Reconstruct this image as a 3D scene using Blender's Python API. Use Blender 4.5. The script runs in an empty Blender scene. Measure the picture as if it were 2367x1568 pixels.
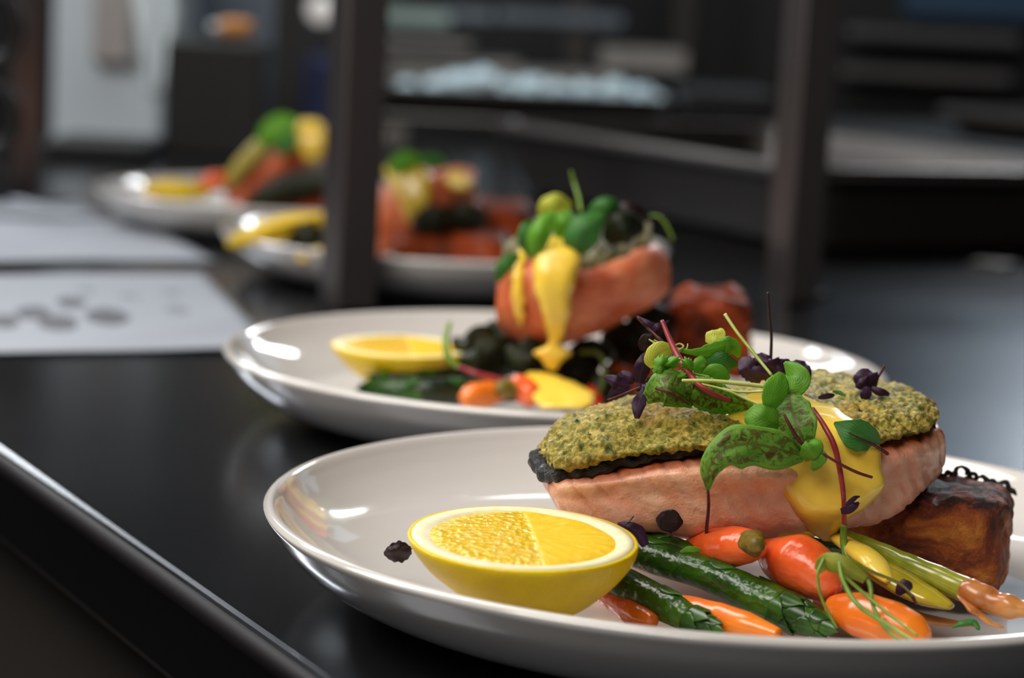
import bpy, math, random
from math import sin, cos, pi, sqrt
from mathutils import Vector, Matrix, noise

random.seed(7)
C = bpy.context.scene.collection
scn = bpy.context.scene
W, H = 2367, 1568

# ------------------------------------------------------------------ camera
F = 5401.3
PITCH, ROLL = 0.1451, 0.0515
CAMZ = 0.1776
_f = Vector((0, cos(PITCH), -sin(PITCH)))
_r = Vector((1, 0, 0))
_u = _r.cross(_f)
R_ = cos(ROLL) * _r + sin(ROLL) * _u
U_ = -sin(ROLL) * _r + cos(ROLL) * _u
cam_d = bpy.data.cameras.new('camera')
cam = bpy.data.objects.new('camera', cam_d)
C.objects.link(cam)
m = Matrix((R_, U_, -_f)).transposed().to_4x4()
m.translation = Vector((0, 0, CAMZ))
cam.matrix_world = m
cam_d.sensor_width = 23.5
cam_d.lens = F / W * 23.5
cam_d.clip_start = 0.02
cam_d.dof.use_dof = True
cam_d.dof.focus_distance = 0.660
cam_d.dof.aperture_fstop = cam_d.lens / 9.0
scn.camera = cam

# ------------------------------------------------------------------ light
scn.view_settings.view_transform = 'Standard'
scn.view_settings.look = 'None'
scn.view_settings.gamma = 1
scn.view_settings.use_curve_mapping = False
scn.view_settings.exposure = 0.0
wd = bpy.data.worlds.new('world')
scn.world = wd
wd.use_nodes = True
wd.node_tree.nodes['Background'].inputs[0].default_value = (0.95, 0.95, 1.0, 1)
wd.node_tree.nodes['Background'].inputs[1].default_value = 0.05


def area(name, loc, target, sx, sy, power, col=(1, 1, 1)):
    d = bpy.data.lights.new(name, 'AREA')
    d.shape = 'RECTANGLE'
    d.size, d.size_y = sx, sy
    d.energy = power
    d.color = col
    o = bpy.data.objects.new(name, d)
    C.objects.link(o)
    o.location = loc
    o.rotation_euler = (Vector(target) - Vector(loc)).to_track_quat('-Z', 'Y').to_euler()
    return o


# unseen key strip added above and left of the row of plates
area('key_strip_light', (-0.34, 0.80, 0.56), (0.0, 0.82, 0), 0.22, 0.70, 4.6, (1.0, 0.95, 0.89))
# soft fill added behind the camera to brighten the food fronts
area('front_fill_light', (-0.75, -0.30, 1.45), (0.06, 0.75, 0), 1.3, 0.7, 25, (1.0, 0.94, 0.88))
# fluorescent tubes on the ceiling further down the kitchen
area('ceiling_tube_light', (0.78, 3.1, 0.98), (0.05, 0.8, 0), 0.12, 0.55, 9, (0.92, 0.97, 1.0))
area('ceiling_tube_light', (-0.95, 2.7, 1.10), (-0.1, 0.8, 0), 0.12, 0.8, 11, (0.95, 0.98, 1.0))
# unseen cool panel added for the bluish sheen on the counter
area('cool_sheen_light', (1.30, 4.3, 0.85), (0.3, 1.0, 0), 1.7, 0.9, 2.6, (0.62, 0.80, 1.0))
area('back_fill_light', (-0.3, 2.9, 1.8), (-0.3, 3.7, 0), 1.8, 0.4, 19, (0.86, 0.95, 1.0))  # fill added to light the fronts of the far shelf boards
area('left_fill_light', (-1.35, 2.2, 1.1), (-0.5, 3.0, 0.1), 0.4, 0.4, 15, (0.95, 0.96, 1.0))  # fill added to brighten the far left background


# ------------------------------------------------------------------ geometry helpers
def ray(px, py):
    return _f * F + R_ * (px - W / 2) - U_ * (py - H / 2)


def at(px, py, Y):
    r = ray(px, py)
    r = r * (Y / r.y)
    return Vector((r.x, Y, CAMZ + r.z))


def atz(px, py, z):
    r = ray(px, py)
    t = (z - CAMZ) / r.z
    return Vector((r.x * t, r.y * t, z))


TO = Vector((-0.045, 0.588, 0))
TU = Vector((0.881, 0.473, 0)).normalized()
TV = Vector((-TU.y, TU.x, 0))
TANG = math.atan2(TU.y, TU.x)


def tp(u, v, z=0.0):
    p = TO + TU * u + TV * v
    p.z = z
    return p


def crom(pts, t):
    n = len(pts) - 1
    x = min(max(t, 0), 1) * n
    i = min(int(x), n - 1)
    f = x - i
    g = lambda k: pts[min(max(k, 0), n)]
    a, b, c, d = g(i - 1), g(i), g(i + 1), g(i + 2)
    if isinstance(b, (int, float)):
        return 0.5 * (2 * b + (c - a) * f + (2 * a - 5 * b + 4 * c - d) * f * f + (3 * b - a - 3 * c + d) * f ** 3)
    return 0.5 * (2 * b + (c - a) * f + (2 * a - 5 * b + 4 * c - d) * f * f + (3 * b - a - 3 * c + d) * f ** 3)


def lerp_list(v, t):
    n = len(v) - 1
    x = min(max(t, 0), 1) * n
    i = min(int(x), n - 1)
    return v[i] + (v[i + 1] - v[i]) * (x - i)


def tag(o, label=None, cat=None, group=None, kind=None):
    if label: o['label'] = label
    if cat: o['category'] = cat
    if group: o['group'] = group
    if kind: o['kind'] = kind
    return o


def empty(name, loc, label, cat, group=None, rz=0.0):
    o = bpy.data.objects.new(name, None)
    C.objects.link(o)
    o.location = loc
    o.rotation_euler = (0, 0, rz)
    o.empty_display_size = 0.01
    return tag(o, label, cat, group)


def mesh(name, verts, faces, mat, parent=None, smooth=True, uvs=None, solid=0, sub=0, bevel=0, cols=None):
    """verts are world positions; object origin is put at their base centre."""
    verts = [Vector(v) for v in verts]
    n = len(verts)
    mn = Vector([min(v[i] for v in verts) for i in range(3)])
    mx = Vector([max(v[i] for v in verts) for i in range(3)])
    org = Vector(((mn.x + mx.x) / 2, (mn.y + mx.y) / 2, mn.z))
    me = bpy.data.meshes.new(name)
    me.from_pydata([tuple(v - org) for v in verts], [], faces)
    me.update()
    if uvs:
        lay = me.uv_layers.new(name='UVMap')
        for l in me.loops:
            lay.data[l.index].uv = uvs[l.vertex_index]
    if cols:
        ca = me.color_attributes.new('tone', 'FLOAT_COLOR', 'POINT')
        for i, c in enumerate(cols):
            ca.data[i].color = (c, c, c, 1)
    if smooth:
        me.polygons.foreach_set('use_smooth', [True] * len(me.polygons))
    o = bpy.data.objects.new(name, me)
    C.objects.link(o)
    me.materials.append(mat)
    o.location = org
    if parent is not None:
        o.parent = parent
        o.matrix_parent_inverse = Matrix.Identity(4)
        pm = Matrix.Translation(Vector(parent.location)) @ parent.rotation_euler.to_matrix().to_4x4()
        if parent.parent is not None:
            pm = Matrix.Translation(parent.parent.location) @ pm
        o.matrix_basis = pm.inverted() @ Matrix.Translation(org)
    if bevel:
        b = o.modifiers.new('edge', 'BEVEL'); b.width = bevel; b.segments = 3; b.limit_method = 'ANGLE'
    if solid:
        s = o.modifiers.new('thick', 'SOLIDIFY'); s.thickness = solid; s.offset = 0
    if sub:
        s = o.modifiers.new('soft', 'SUBSURF'); s.levels = sub; s.render_levels = sub
    return o


class MB:
    def __init__(s): s.v = []; s.f = []; s.uv = []; s.c = []
    def add(s, v, f, uv=None, c=None):
        k = len(s.v)
        s.v += v
        s.f += [tuple(i + k for i in q) for q in f]
        s.uv += uv if uv else [(0, 0)] * len(v)
        s.c += c if c else [0] * len(v)
    def build(s, name, mat, parent=None, **k):
        return mesh(name, s.v, s.f, mat, parent, uvs=s.uv, cols=s.c, **k)


def grid_faces(n, m_, closed=False):
    out = []
    for i in range(n - 1):
        for j in range(m_ if closed else m_ - 1):
            a = i * m_ + j
            b = i * m_ + (j + 1) % m_
            out.append((a, b, b + m_, a + m_))
    return out


def tube_data(pts, radii, n=24, seg=12, cap=True, squash=1.0, nz=0, nf=60, ridges=0):
    """pts world Vectors; radii metres"""
    P = [crom(pts, i / (n - 1)) for i in range(n)]
    Rr = [max(lerp_list(radii, i / (n - 1)), 1e-5) for i in range(n)]
    v, uv = [], []
    up = Vector((0, 0, 1))
    prev = None
    for i in range(n):
        t = (P[min(i + 1, n - 1)] - P[max(i - 1, 0)]).normalized()
        if prev is None:
            a = t.cross(up)
            if a.length < 1e-3: a = t.cross(Vector((1, 0, 0)))
            a.normalize()
        else:
            a = (prev - t * prev.dot(t)).normalized()
        prev = a
        b = t.cross(a)
        for j in range(seg):
            th = 2 * pi * j / seg
            r = Rr[i] * (1 + ridges * cos(th * 9))
            p = P[i] + a * cos(th) * r + b * sin(th) * r * squash
            if nz:
                p += (p - P[i]).normalized() * noise.noise(p * nf) * nz
            v.append(p)
            uv.append((j / seg, i / (n - 1)))
    f = grid_faces(n, seg, True)
    if cap:
        v.append(P[0]); uv.append((0, 0)); v.append(P[-1]); uv.append((0, 1))
        k = len(v)
        for j in range(seg):
            f.append((k - 2, (j + 1) % seg, j))
            f.append((k - 1, (n - 1) * seg + j, (n - 1) * seg + (j + 1) % seg))
    return v, f, uv


def PX(l):
    return [at(*p) for p in l]


def stem(name, pix, rad_px, mat, parent=None, n=28, seg=8, **k):
    """pix: list of (px,py,Y); rad_px: radii in photo pixels at that distance"""
    Ym = sum(p[2] for p in pix) / len(pix)
    v, f, uv = tube_data(PX(pix), [r * Ym / F for r in rad_px], n, seg, **k)
    return mesh(name, v, f, mat, parent, uvs=uv)


def lathe(prof, seg=96, wob=None):
    v, uv = [], []
    for i, (r, z) in enumerate(prof):
        for j in range(seg):
            a = 2 * pi * j / seg
            v.append(Vector((r * cos(a), r * sin(a), z)))
            uv.append((j / seg, i / (len(prof) - 1)))
    return v, grid_faces(len(prof), seg, True), uv


def boxv(x0, x1, y0, y1, z0, z1, frame=None):
    v = [(x, y, z) for z in (z0, z1) for x, y in ((x0, y0), (x1, y0), (x1, y1), (x0, y1))]
    if frame: v = [frame(*p) for p in v]
    f = [(3, 2, 1, 0), (4, 5, 6, 7), (0, 1, 5, 4), (1, 2, 6, 5), (2, 3, 7, 6), (3, 0, 4, 7)]
    return [Vector(p) for p in v], f


# ------------------------------------------------------------------ materials
def lin(c):
    return tuple(((x / 255) / 12.92 if x / 255 <= 0.04045 else ((x / 255 + 0.055) / 1.055) ** 2.4) for x in c)


def col(c):
    return (*lin(c), 1)


class M:
    def __init__(s, name):
        s.m = bpy.data.materials.new(name)
        s.m.use_nodes = True
        s.t = s.m.node_tree
        s.b = s.t.nodes['Principled BSDF']
        s.tc = s.t.nodes.new('ShaderNodeTexCoord')
    def n(s, kind, **kw):
        x = s.t.nodes.new('ShaderNode' + kind)
        for k, v in kw.items():
            if k in x.inputs: x.inputs[k].default_value = v
            else: setattr(x, k, v)
        return x
    def l(s, a, b): s.t.links.new(a, b)
    def set(s, **kw):
        for k, v in kw.items():
            k = {'rough': 'Roughness', 'metal': 'Metallic', 'spec': 'Specular IOR Level', 'sss': 'Subsurface Weight',
                 'sssr': 'Subsurface Radius', 'ssss': 'Subsurface Scale', 'coat': 'Coat Weight', 'coatr': 'Coat Roughness', 'aniso': 'Anisotropic',
                 'base': 'Base Color', 'trans': 'Transmission Weight', 'ior': 'IOR'}[k]
            s.b.inputs[k].default_value = v
        return s
    def noise(s, scale, detail=4, rough=0.6, vec='Object', stretch=None, dist=0.0):
        t = s.n('TexNoise', Scale=scale, Detail=detail, Roughness=rough, Distortion=dist)
        src = s.tc.outputs[vec]
        if stretch:
            mp = s.n('Mapping'); mp.inputs['Scale'].default_value = stretch
            s.l(src, mp.inputs[0]); src = mp.outputs[0]
        s.l(src, t.inputs['Vector'])
        return t.outputs['Fac']
    def vor(s, scale, feature='F1', vec='Object', out='Distance', rnd=1.0):
        t = s.n('TexVoronoi', Scale=scale, feature=feature, Randomness=rnd)
        s.l(s.tc.outputs[vec], t.inputs['Vector'])
        return t.outputs[out]
    def ramp(s, fac, stops, interp='LINEAR'):
        r = s.n('ValToRGB')
        r.color_ramp.interpolation = interp
        e = r.color_ramp.elements
        while len(e) < len(stops): e.new(0.5)
        for i, (p, c) in enumerate(stops):
            e[i].position = p
            e[i].color = col(c) if max(c) > 1 or isinstance(c[0], int) else (*c, 1)
        s.l(fac, r.inputs[0])
        return r.outputs[0]
    def mix(s, fac, a, b, mode='MIX'):
        x = s.n('MixRGB', blend_type=mode)
        if isinstance(fac, (int, float)): x.inputs[0].default_value = fac
        else: s.l(fac, x.inputs[0])
        for i, c in ((1, a), (2, b)):
            if isinstance(c, tuple): x.inputs[i].default_value = col(c)
            else: s.l(c, x.inputs[i])
        return x.outputs[0]
    def math(s, op, a, b=0.0):
        x = s.n('Math', operation=op)
        for i, c in ((0, a), (1, b)):
            if isinstance(c, (int, float)): x.inputs[i].default_value = c
            else: s.l(c, x.inputs[i])
        return x.outputs[0]
    def base(s, c):
        if isinstance(c, tuple): s.b.inputs['Base Color'].default_value = col(c)
        else: s.l(c, s.b.inputs['Base Color'])
        return s
    def bump(s, h, strength=0.3, dist=0.001):
        x = s.n('Bump', Strength=strength, Distance=dist)
        s.l(h, x.inputs['Height'])
        if s.b.inputs['Normal'].links:
            s.l(s.b.inputs['Normal'].links[0].from_socket, x.inputs['Normal'])
        s.l(x.outputs[0], s.b.inputs['Normal'])
        return s
    def rough(s, fac, a, b):
        x = s.n('MapRange'); x.inputs['To Min'].default_value = a; x.inputs['To Max'].default_value = b
        s.l(fac, x.inputs[0]); s.l(x.outputs[0], s.b.inputs['Roughness'])
        return s


def simple(name, c, c2=None, rough=0.5, scale=200, **kw):
    x = M(name)
    if c2: x.base(x.ramp(x.noise(scale), [(0.35, c), (0.65, c2)]))
    else: x.base(c)
    x.set(rough=rough, **kw)
    return x.m


# porcelain
x = M('glazed_porcelain'); nz = x.noise(9, 3)
x.base(x.ramp(nz, [(0.3, (208, 204, 199)), (0.7, (215, 211, 206))])).set(rough=0.09, coat=0.5, coatr=0.04)
x.bump(x.noise(40, 2), 0.03, 0.001)
PORC = x.m
# stainless
def steel(name, c, r0, r1, stretch, metal=1.0):
    x = M(name)
    n1 = x.noise(6, 6, 0.6); n2 = x.noise(1.0, 3, 0.6, stretch=stretch)
    x.base(x.mix(x.math('MULTIPLY', n1, 0.5), c, tuple(int(k * 0.75) for k in c)))
    x.set(metal=metal)
    x.rough(n1, r0, r1)
    x.bump(n2, 0.06, 0.0004)
    return x.m
TABLE = steel('brushed_counter_steel', (86, 89, 94), 0.14, 0.24, (40, 900, 40))
STEEL = steel('satin_pan_steel', (176, 172, 168), 0.36, 0.50, (500, 30, 30))
DSTEEL = steel('dark_pan_steel', (96, 92, 88), 0.28, 0.42, (500, 30, 30))
POST = steel('box_section_steel', (126, 118, 116), 0.30, 0.42, (800, 800, 20), 0.92)
NOSE = steel('worn_edge_steel', (50, 48, 49), 0.55, 0.7, (40, 900, 40))
BLACK = simple('black_plastic', (16, 16, 17), (22, 21, 20), 0.5)
CHAR = simple('dark_enamel', (20, 19, 17), (26, 24, 21), 0.5)
PANM = steel('worn_pan_steel', (66, 61, 57), 0.30, 0.42, (500, 30, 30), 0.6)
FLOORM = simple('quarry_tile_floor', (48, 42, 38), (60, 54, 50), 0.5, 8)
WALLM = simple('dark_tiled_wall', (22, 24, 27), (28, 30, 34), 0.35, 4)
# flesh
x = M('salmon_flesh')
tone = x.n('Attribute', attribute_name='tone').outputs['Fac']
wv = x.n('TexWave', Scale=62, Distortion=4.5, Detail=3, bands_direction='DIAGONAL')
wv.inputs['Detail Scale'].default_value = 1.2
x.l(x.tc.outputs['Object'], wv.inputs['Vector'])
pink = x.ramp(x.noise(70, 5, 0.65), [(0.25, (218, 132, 96)), (0.5, (244, 178, 138)), (0.75, (252, 216, 182))])
pk2 = x.mix(x.ramp(x.noise(38, 3), [(0.45, (0.0, 0.0, 0.0)), (0.65, (0.7, 0.7, 0.7))]), pink, (226, 148, 124))
flake = x.mix(x.math('MULTIPLY', wv.outputs['Fac'], 0.35), pk2, (247, 204, 176))
brown = x.ramp(x.noise(160, 5, 0.7), [(0.3, (138, 48, 16)), (0.55, (196, 92, 36)), (0.8, (216, 132, 70))])
fsp = x.math('MULTIPLY', x.ramp(x.vor(110), [(0.10, (1.0, 1.0, 1.0)), (0.15, (0.0, 0.0, 0.0))]), x.math('GREATER_THAN', x.noise(45, 2), 0.56))
flake = x.mix(x.math('MULTIPLY', fsp, .85), flake, (60, 44, 20))
edge = x.math('MULTIPLY', x.math('SUBTRACT', x.math('ADD', tone, x.math('MULTIPLY', x.noise(190, 4), 0.5)), 0.42), 1.6)
cl = x.n('Clamp'); x.l(edge, cl.inputs[0])
x.base(x.mix(cl.outputs[0], flake, brown)).set(rough=0.40, spec=.4, sss=0.12, sssr=(1.0, 0.35, 0.2), ssss=0.004, coat=0.25, coatr=0.2)
x.bump(wv.outputs['Fac'], 0.35, 0.0010).bump(x.noise(300, 5, .7), 0.6, 0.0012)
FLESH = x.m
x = M('roasted_salmon_flesh')
x.base(x.mix(x.ramp(x.noise(42, 3), [(0.42, (0.0, 0.0, 0.0)), (0.66, (0.75, 0.75, 0.75))]), x.ramp(x.noise(90, 5, 0.65), [(0.25, (200, 86, 42)), (0.5, (226, 130, 88)), (0.78, (242, 172, 134))]), (172, 60, 20))).set(rough=0.42, spec=.35, sss=0.08, sssr=(1.0, 0.35, 0.2), ssss=0.004)
x.bump(x.noise(200, 4), 0.5, 0.0012)
FLESH2 = x.m
# crust
x = M('herb_crumb_crust')
c1 = x.ramp(x.noise(420, 5, 0.7), [(0.32, (58, 70, 4)), (0.43, (112, 112, 16)), (0.52, (162, 146, 44)), (0.62, (202, 180, 84)), (0.74, (238, 220, 144))])
c2 = x.mix(x.ramp(x.noise(55, 3), [(0.45, (0.0, 0.0, 0.0)), (0.7, (0.55, 0.55, 0.55))]), c1, (190, 136, 40))
spk = x.ramp(x.math('ADD', x.vor(330), x.math('MULTIPLY', x.noise(700, 2), .2)), [(0.30, (1.0, 1.0, 1.0)), (0.40, (0.0, 0.0, 0.0))])
gate = x.ramp(x.noise(150, 2), [(0.52, (0.0, 0.0, 0.0)), (0.58, (1.0, 1.0, 1.0))])
x.base(x.mix(x.math('MULTIPLY', spk, gate), c2, (16, 34, 10))).set(rough=0.42, spec=0.5, sss=0.08, sssr=(1, .8, .2), ssss=0.002)
x.bump(x.noise(380, 6, 0.8), 0.75, 0.0018).bump(x.vor(560), 0.4, 0.0010)
CRUST = x.m
x = M('charred_fish_skin')
x.base(x.ramp(x.noise(300, 5), [(0.35, (10, 9, 9)), (0.6, (24, 21, 19)), (0.85, (60, 42, 26))])).set(rough=0.22, spec=0.5)
x.bump(x.noise(700, 5), 1.0, 0.0022)
SKIN = x.m
x = M('hollandaise_sauce')
x.base(x.ramp(x.noise(60, 4), [(0.3, (242, 198, 62)), (0.55, (248, 212, 80)), (0.8, (252, 226, 114))])).set(rough=0.22, sss=0.12, sssr=(1, .8, .25), ssss=0.003, coat=0.3, coatr=0.08)
x.bump(x.noise(160, 2), 0.25, 0.001)
SAUCE = x.m
# lemon
x = M('lemon_rind')
x.base(x.ramp(x.noise(60, 4), [(0.3, (226, 186, 0)), (0.7, (242, 210, 6))])).set(rough=0.36, sss=0.12, sssr=(1, .8, .1), ssss=0.002)
x.bump(x.vor(620), 0.22, 0.0005)
RIND = x.m
LPITH = simple('lemon_pith', (236, 224, 170), (244, 236, 200), 0.5, 300, sss=0.2, ssss=0.002)
x = M('lemon_pulp')
st = x.noise(1, 4, 0.6, vec='UV', stretch=(60, 5, 1))
x.base(x.ramp(st, [(0.3, (236, 186, 10)), (0.5, (242, 200, 26)), (0.75, (248, 218, 80))])).set(rough=0.24, spec=0.45, sss=0.12, sssr=(1, .8, .2), ssss=0.003)
tb = x.n('Attribute', attribute_name='tone').outputs['Fac']
x.rough(tb, 0.5, 0.07)
bh = x.math('MULTIPLY', x.math('ADD', x.vor(520), x.noise(500, 3)), tb)
x.bump(bh, 0.5, 0.0020)
PULP = x.m
# leaves
def leafmat(name, g0, g1, vein, vamt=0.6, rough=0.38, freq=16, blotch=False):
    x = M(name)
    sep = x.n('SeparateXYZ'); x.l(x.tc.outputs['UV'], sep.inputs[0])
    u, v = sep.outputs[0], sep.outputs[1]
    au = x.math('ABSOLUTE', x.math('SUBTRACT', u, 0.5))
    mid = x.math('LESS_THAN', au, 0.035)
    nn = x.noise(3.2, 4, 0.7, vec='UV')
    ph = x.math('ADD', x.math('SUBTRACT', x.math('MULTIPLY', v, freq), x.math('MULTIPLY', au, freq * 1.1)), x.math('MULTIPLY', nn, 3.0))
    sv = x.math('SINE', x.math('MULTIPLY', ph, 3.1))
    vv = x.math('MULTIPLY', x.math('GREATER_THAN', sv, 0.72), x.math('LESS_THAN', au, 0.42))
    if blotch:
        bl = x.ramp(x.noise(4.2, 5, 0.65, vec='UV', stretch=(1, 3.2, 1), dist=1.0), [(0.46, (0.0, 0.0, 0.0)), (0.56, (1.0, 1.0, 1.0))])
        vv = x.math('MULTIPLY', bl, x.math('MULTIPLY', x.math('LESS_THAN', au, 0.40), 1.9))
    vein_f = x.math('MULTIPLY', x.math('MAXIMUM', mid, x.math('MULTIPLY', vv, x.math('MULTIPLY', nn, 1.3))), vamt)
    g = x.ramp(x.noise(120, 5, 0.6), [(0.3, g0), (0.7, g1)])
    x.base(x.mix(vein_f, g, vein)).set(rough=rough + .08, spec=0.35)
    x.bump(sv, 0.12, 0.0006).bump(x.noise(300, 3), 0.2, 0.0005)
    tr = x.n('BsdfTranslucent'); x.l(x.mix(vein_f, tuple(min(255, int(k * 1.3)) for k in g1), vein), tr.inputs[0])
    ms = x.n('MixShader'); ms.inputs[0].default_value = 0.30
    x.l(x.b.outputs[0], ms.inputs[1]); x.l(tr.outputs[0], ms.inputs[2])
    x.l(ms.outputs[0], x.t.nodes['Material Output'].inputs[0])
    return x.m
SORREL = leafmat('red_veined_sorrel_leaf', (84, 138, 40), (136, 184, 76), (96, 56, 36), 0.62, freq=5, blotch=True)
GREEN = leafmat('bright_green_leaf', (82, 142, 32), (132, 186, 64), (104, 160, 58), 0.5)
DGREEN = leafmat('deep_green_leaf', (52, 108, 44), (84, 144, 68), (96, 146, 84), 0.5)
PALEL = leafmat('yellow_green_leaf', (184, 190, 60), (214, 216, 104), (120, 160, 60), 0.3)
PURPLE = leafmat('purple_shiso_leaf', (40, 22, 42), (74, 42, 72), (96, 62, 96), 0.5)
BROWNL = leafmat('dark_brown_purple_leaf', (40, 24, 26), (58, 38, 38), (76, 50, 50), 0.4)
REDSTEM = simple('red_beet_stem', (134, 28, 44), (168, 62, 66), 0.35, 120)
MAROON = simple('maroon_stem', (74, 24, 34), (104, 40, 50), 0.4, 120)
PSTEM = simple('pale_green_stem', (150, 168, 62), (186, 196, 104), 0.35, 150)
GSTEM = simple('green_stem', (96, 134, 36), (130, 160, 58), 0.35, 150)
DSTEM = simple('dark_brown_stem', (44, 30, 30), (62, 44, 40), 0.4, 150)
# vegetables
x = M('asparagus_skin')
x.base(x.ramp(x.noise(60, 4, stretch=(1, 1, 1)), [(0.3, (18, 48, 6)), (0.55, (40, 84, 10)), (0.8, (88, 122, 30))])).set(rough=0.26, coat=0.25, coatr=0.1)
x.bump(x.noise(130, 3), 0.6, 0.003)
ASP = x.m
ASPD = simple('charred_asparagus', (8, 18, 6), (36, 52, 20), .35, 60)
ASPT = simple('asparagus_scale', (22, 58, 14), (58, 100, 26), 0.26, 120)
x = M('glazed_carrot')
x.base(x.ramp(x.noise(45, 4), [(0.25, (214, 74, 18)), (0.5, (238, 106, 30)), (0.8, (244, 136, 48))])).set(rough=0.2, sss=0.12, sssr=(1, .35, .1), ssss=0.003, coat=0.5, coatr=0.08)
x.bump(x.noise(150, 3), 0.5, 0.002)
CARROT = x.m
x = M('cut_carrot_face')
x.base(x.ramp(x.noise(50, 4), [(0.3, (236, 104, 20)), (0.7, (250, 144, 44))])).set(rough=0.25, sss=0.15, sssr=(1, .4, .1), ssss=0.003, coat=0.4, coatr=0.1)
x.bump(x.noise(200, 3), 0.2, 0.001)
CARCUT = x.m
x = M('red_glazed_carrot')
x.base(x.ramp(x.noise(40, 4), [(0.25, (216, 66, 16)), (0.5, (236, 98, 42)), (0.8, (246, 132, 80))])).set(rough=0.24, sss=0.15, sssr=(1, .3, .1), ssss=0.003, coat=0.25, coatr=0.1)
x.bump(x.noise(110, 3), 0.45, 0.002)
REDCAR = x.m
CARTOP = simple('carrot_crown', (92, 84, 14), (140, 110, 34), 0.4, 400)
x = M('roast_potato_side')
tone = x.n('Attribute', attribute_name='tone').outputs['Fac']
gold = x.ramp(x.noise(62, 6, 0.72, dist=.6), [(0.32, (48, 16, 6)), (0.46, (112, 46, 12)), (0.58, (164, 84, 22)), (0.74, (212, 146, 54))])
burnt = x.ramp(x.noise(120, 6, 0.75), [(0.36, (16, 10, 8)), (0.48, (60, 24, 12)), (0.58, (134, 54, 20)), (0.75, (176, 92, 44))])
e2 = x.math('SUBTRACT', x.math('ADD', x.math('MULTIPLY', tone, 1.3), x.math('MULTIPLY', x.noise(140, 4), 0.7)), 0.55)
cl = x.n('Clamp'); x.l(x.math('MULTIPLY', e2, 2.2), cl.inputs[0])
x.base(x.mix(cl.outputs[0], gold, burnt)).set(rough=0.5, spec=0.35)
x.bump(x.noise(260, 6, 0.75), 0.9, 0.0022)
POTATO = x.m
ONION = simple('spring_onion_stalk', (92, 106, 14), (154, 154, 46), 0.2, 60, coat=0.5)
ONIONR = simple('spring_onion_root_end', (160, 82, 32), (214, 148, 82), 0.3, 90, coat=0.4)
x = M('translucent_onion_layer'); x.base(x.ramp(x.noise(50, 3), [(0.3, (138, 126, 14)), (0.7, (190, 170, 50))])).set(rough=0.15, sss=0.3, ssss=0.003, coat=0.5); ONIONY = x.m
REDTOM = simple('roast_red_pepper', (170, 26, 14), (214, 56, 26), 0.25, 80, coat=0.4)
x = M('printed_paper')
lines = x.noise(1, 2, 0.5, stretch=(60, 160, 1))
blot = x.noise(26, 2, 0.5)
ink = x.math('MULTIPLY', x.math('GREATER_THAN', blot, 0.60), x.math('GREATER_THAN', lines, 0.45))
x.base(x.mix(x.math('MULTIPLY', ink, 0.75), (176, 180, 190), (50, 50, 54))).set(rough=0.6)
PAPER = x.m
PAPER2 = simple('plain_paper', (160, 166, 176), (170, 175, 184), 0.6, 20)
FOIL = simple('crumpled_film', (176, 200, 208), (224, 238, 242), 0.16, 30)
WHITE = simple('white_enamel_panel', (176, 184, 186), (186, 192, 194), 0.4, 5)
BEIGE = simple('beige_plastic', (142, 134, 128), (150, 142, 134), 0.5, 5)
GREYB = simple('blue_grey_steel', (118, 128, 140), (132, 142, 152), 0.35, 4, metal=0.6)
BLUEM = simple('blue_grey_mesh', (40, 62, 84), (50, 74, 96), 0.5, 200)
ORANGE = simple('orange_plastic', (190, 120, 50), (206, 140, 70), 0.5, 50)
BLUEP = simple('navy_plastic', (14, 24, 62), (20, 32, 76), 0.5, 50)

# ------------------------------------------------------------------ room and counter
def structure(name, v, f, mat, **k):
    o = mesh(name, v, f, mat, smooth=False, **k)
    o['kind'] = 'structure'
    return o
v, f = boxv(-4, 5, -1.5, 8, -0.95, -0.90); structure('floor', v, f, FLOORM)
v, f = boxv(-4, 5, 6.0, 6.1, -0.90, 1.9); structure('wall_back', v, f, WALLM)
v, f = boxv(-4, 5, -1.5, 6.1, 1.9, 2.0); structure('ceiling', v, f, WALLM)

ctr = empty('service_counter', tp(0.5, 1.0, -0.9), 'long brushed steel service counter that carries the plates of salmon', 'counter', rz=TANG)
v, f = boxv(0, 1.14, -0.9, 2.0, -0.035, 0.0, tp)
mesh('worktop', v, f, TABLE, ctr, smooth=False, bevel=0.0035)
v, f = boxv(0.03, 1.10, -0.85, 1.95, -0.40, -0.036, tp)
mesh('apron_panel', v, f, simple('brown_grey_panel', (34, 31, 27), (40, 36, 31), .6, 4), ctr, smooth=False)
nv, nf_, nu = tube_data([tp(0.001, -0.9, -0.0048), tp(0.001, 0.5, -0.0048), tp(0.001, 2.0, -0.0048)], [0.0036, 0.0036], 60, 16)
mesh('edge_nosing', nv, nf_, NOSE, ctr)
for uu in (0.06, 1.04):
    for vv in (-0.8, 0.55, 1.88):
        v, f = boxv(uu, uu + 0.04, vv, vv + 0.04, -0.90, -0.40, tp)
        mesh('leg', v, f, DSTEEL, ctr, smooth=False)

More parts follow.
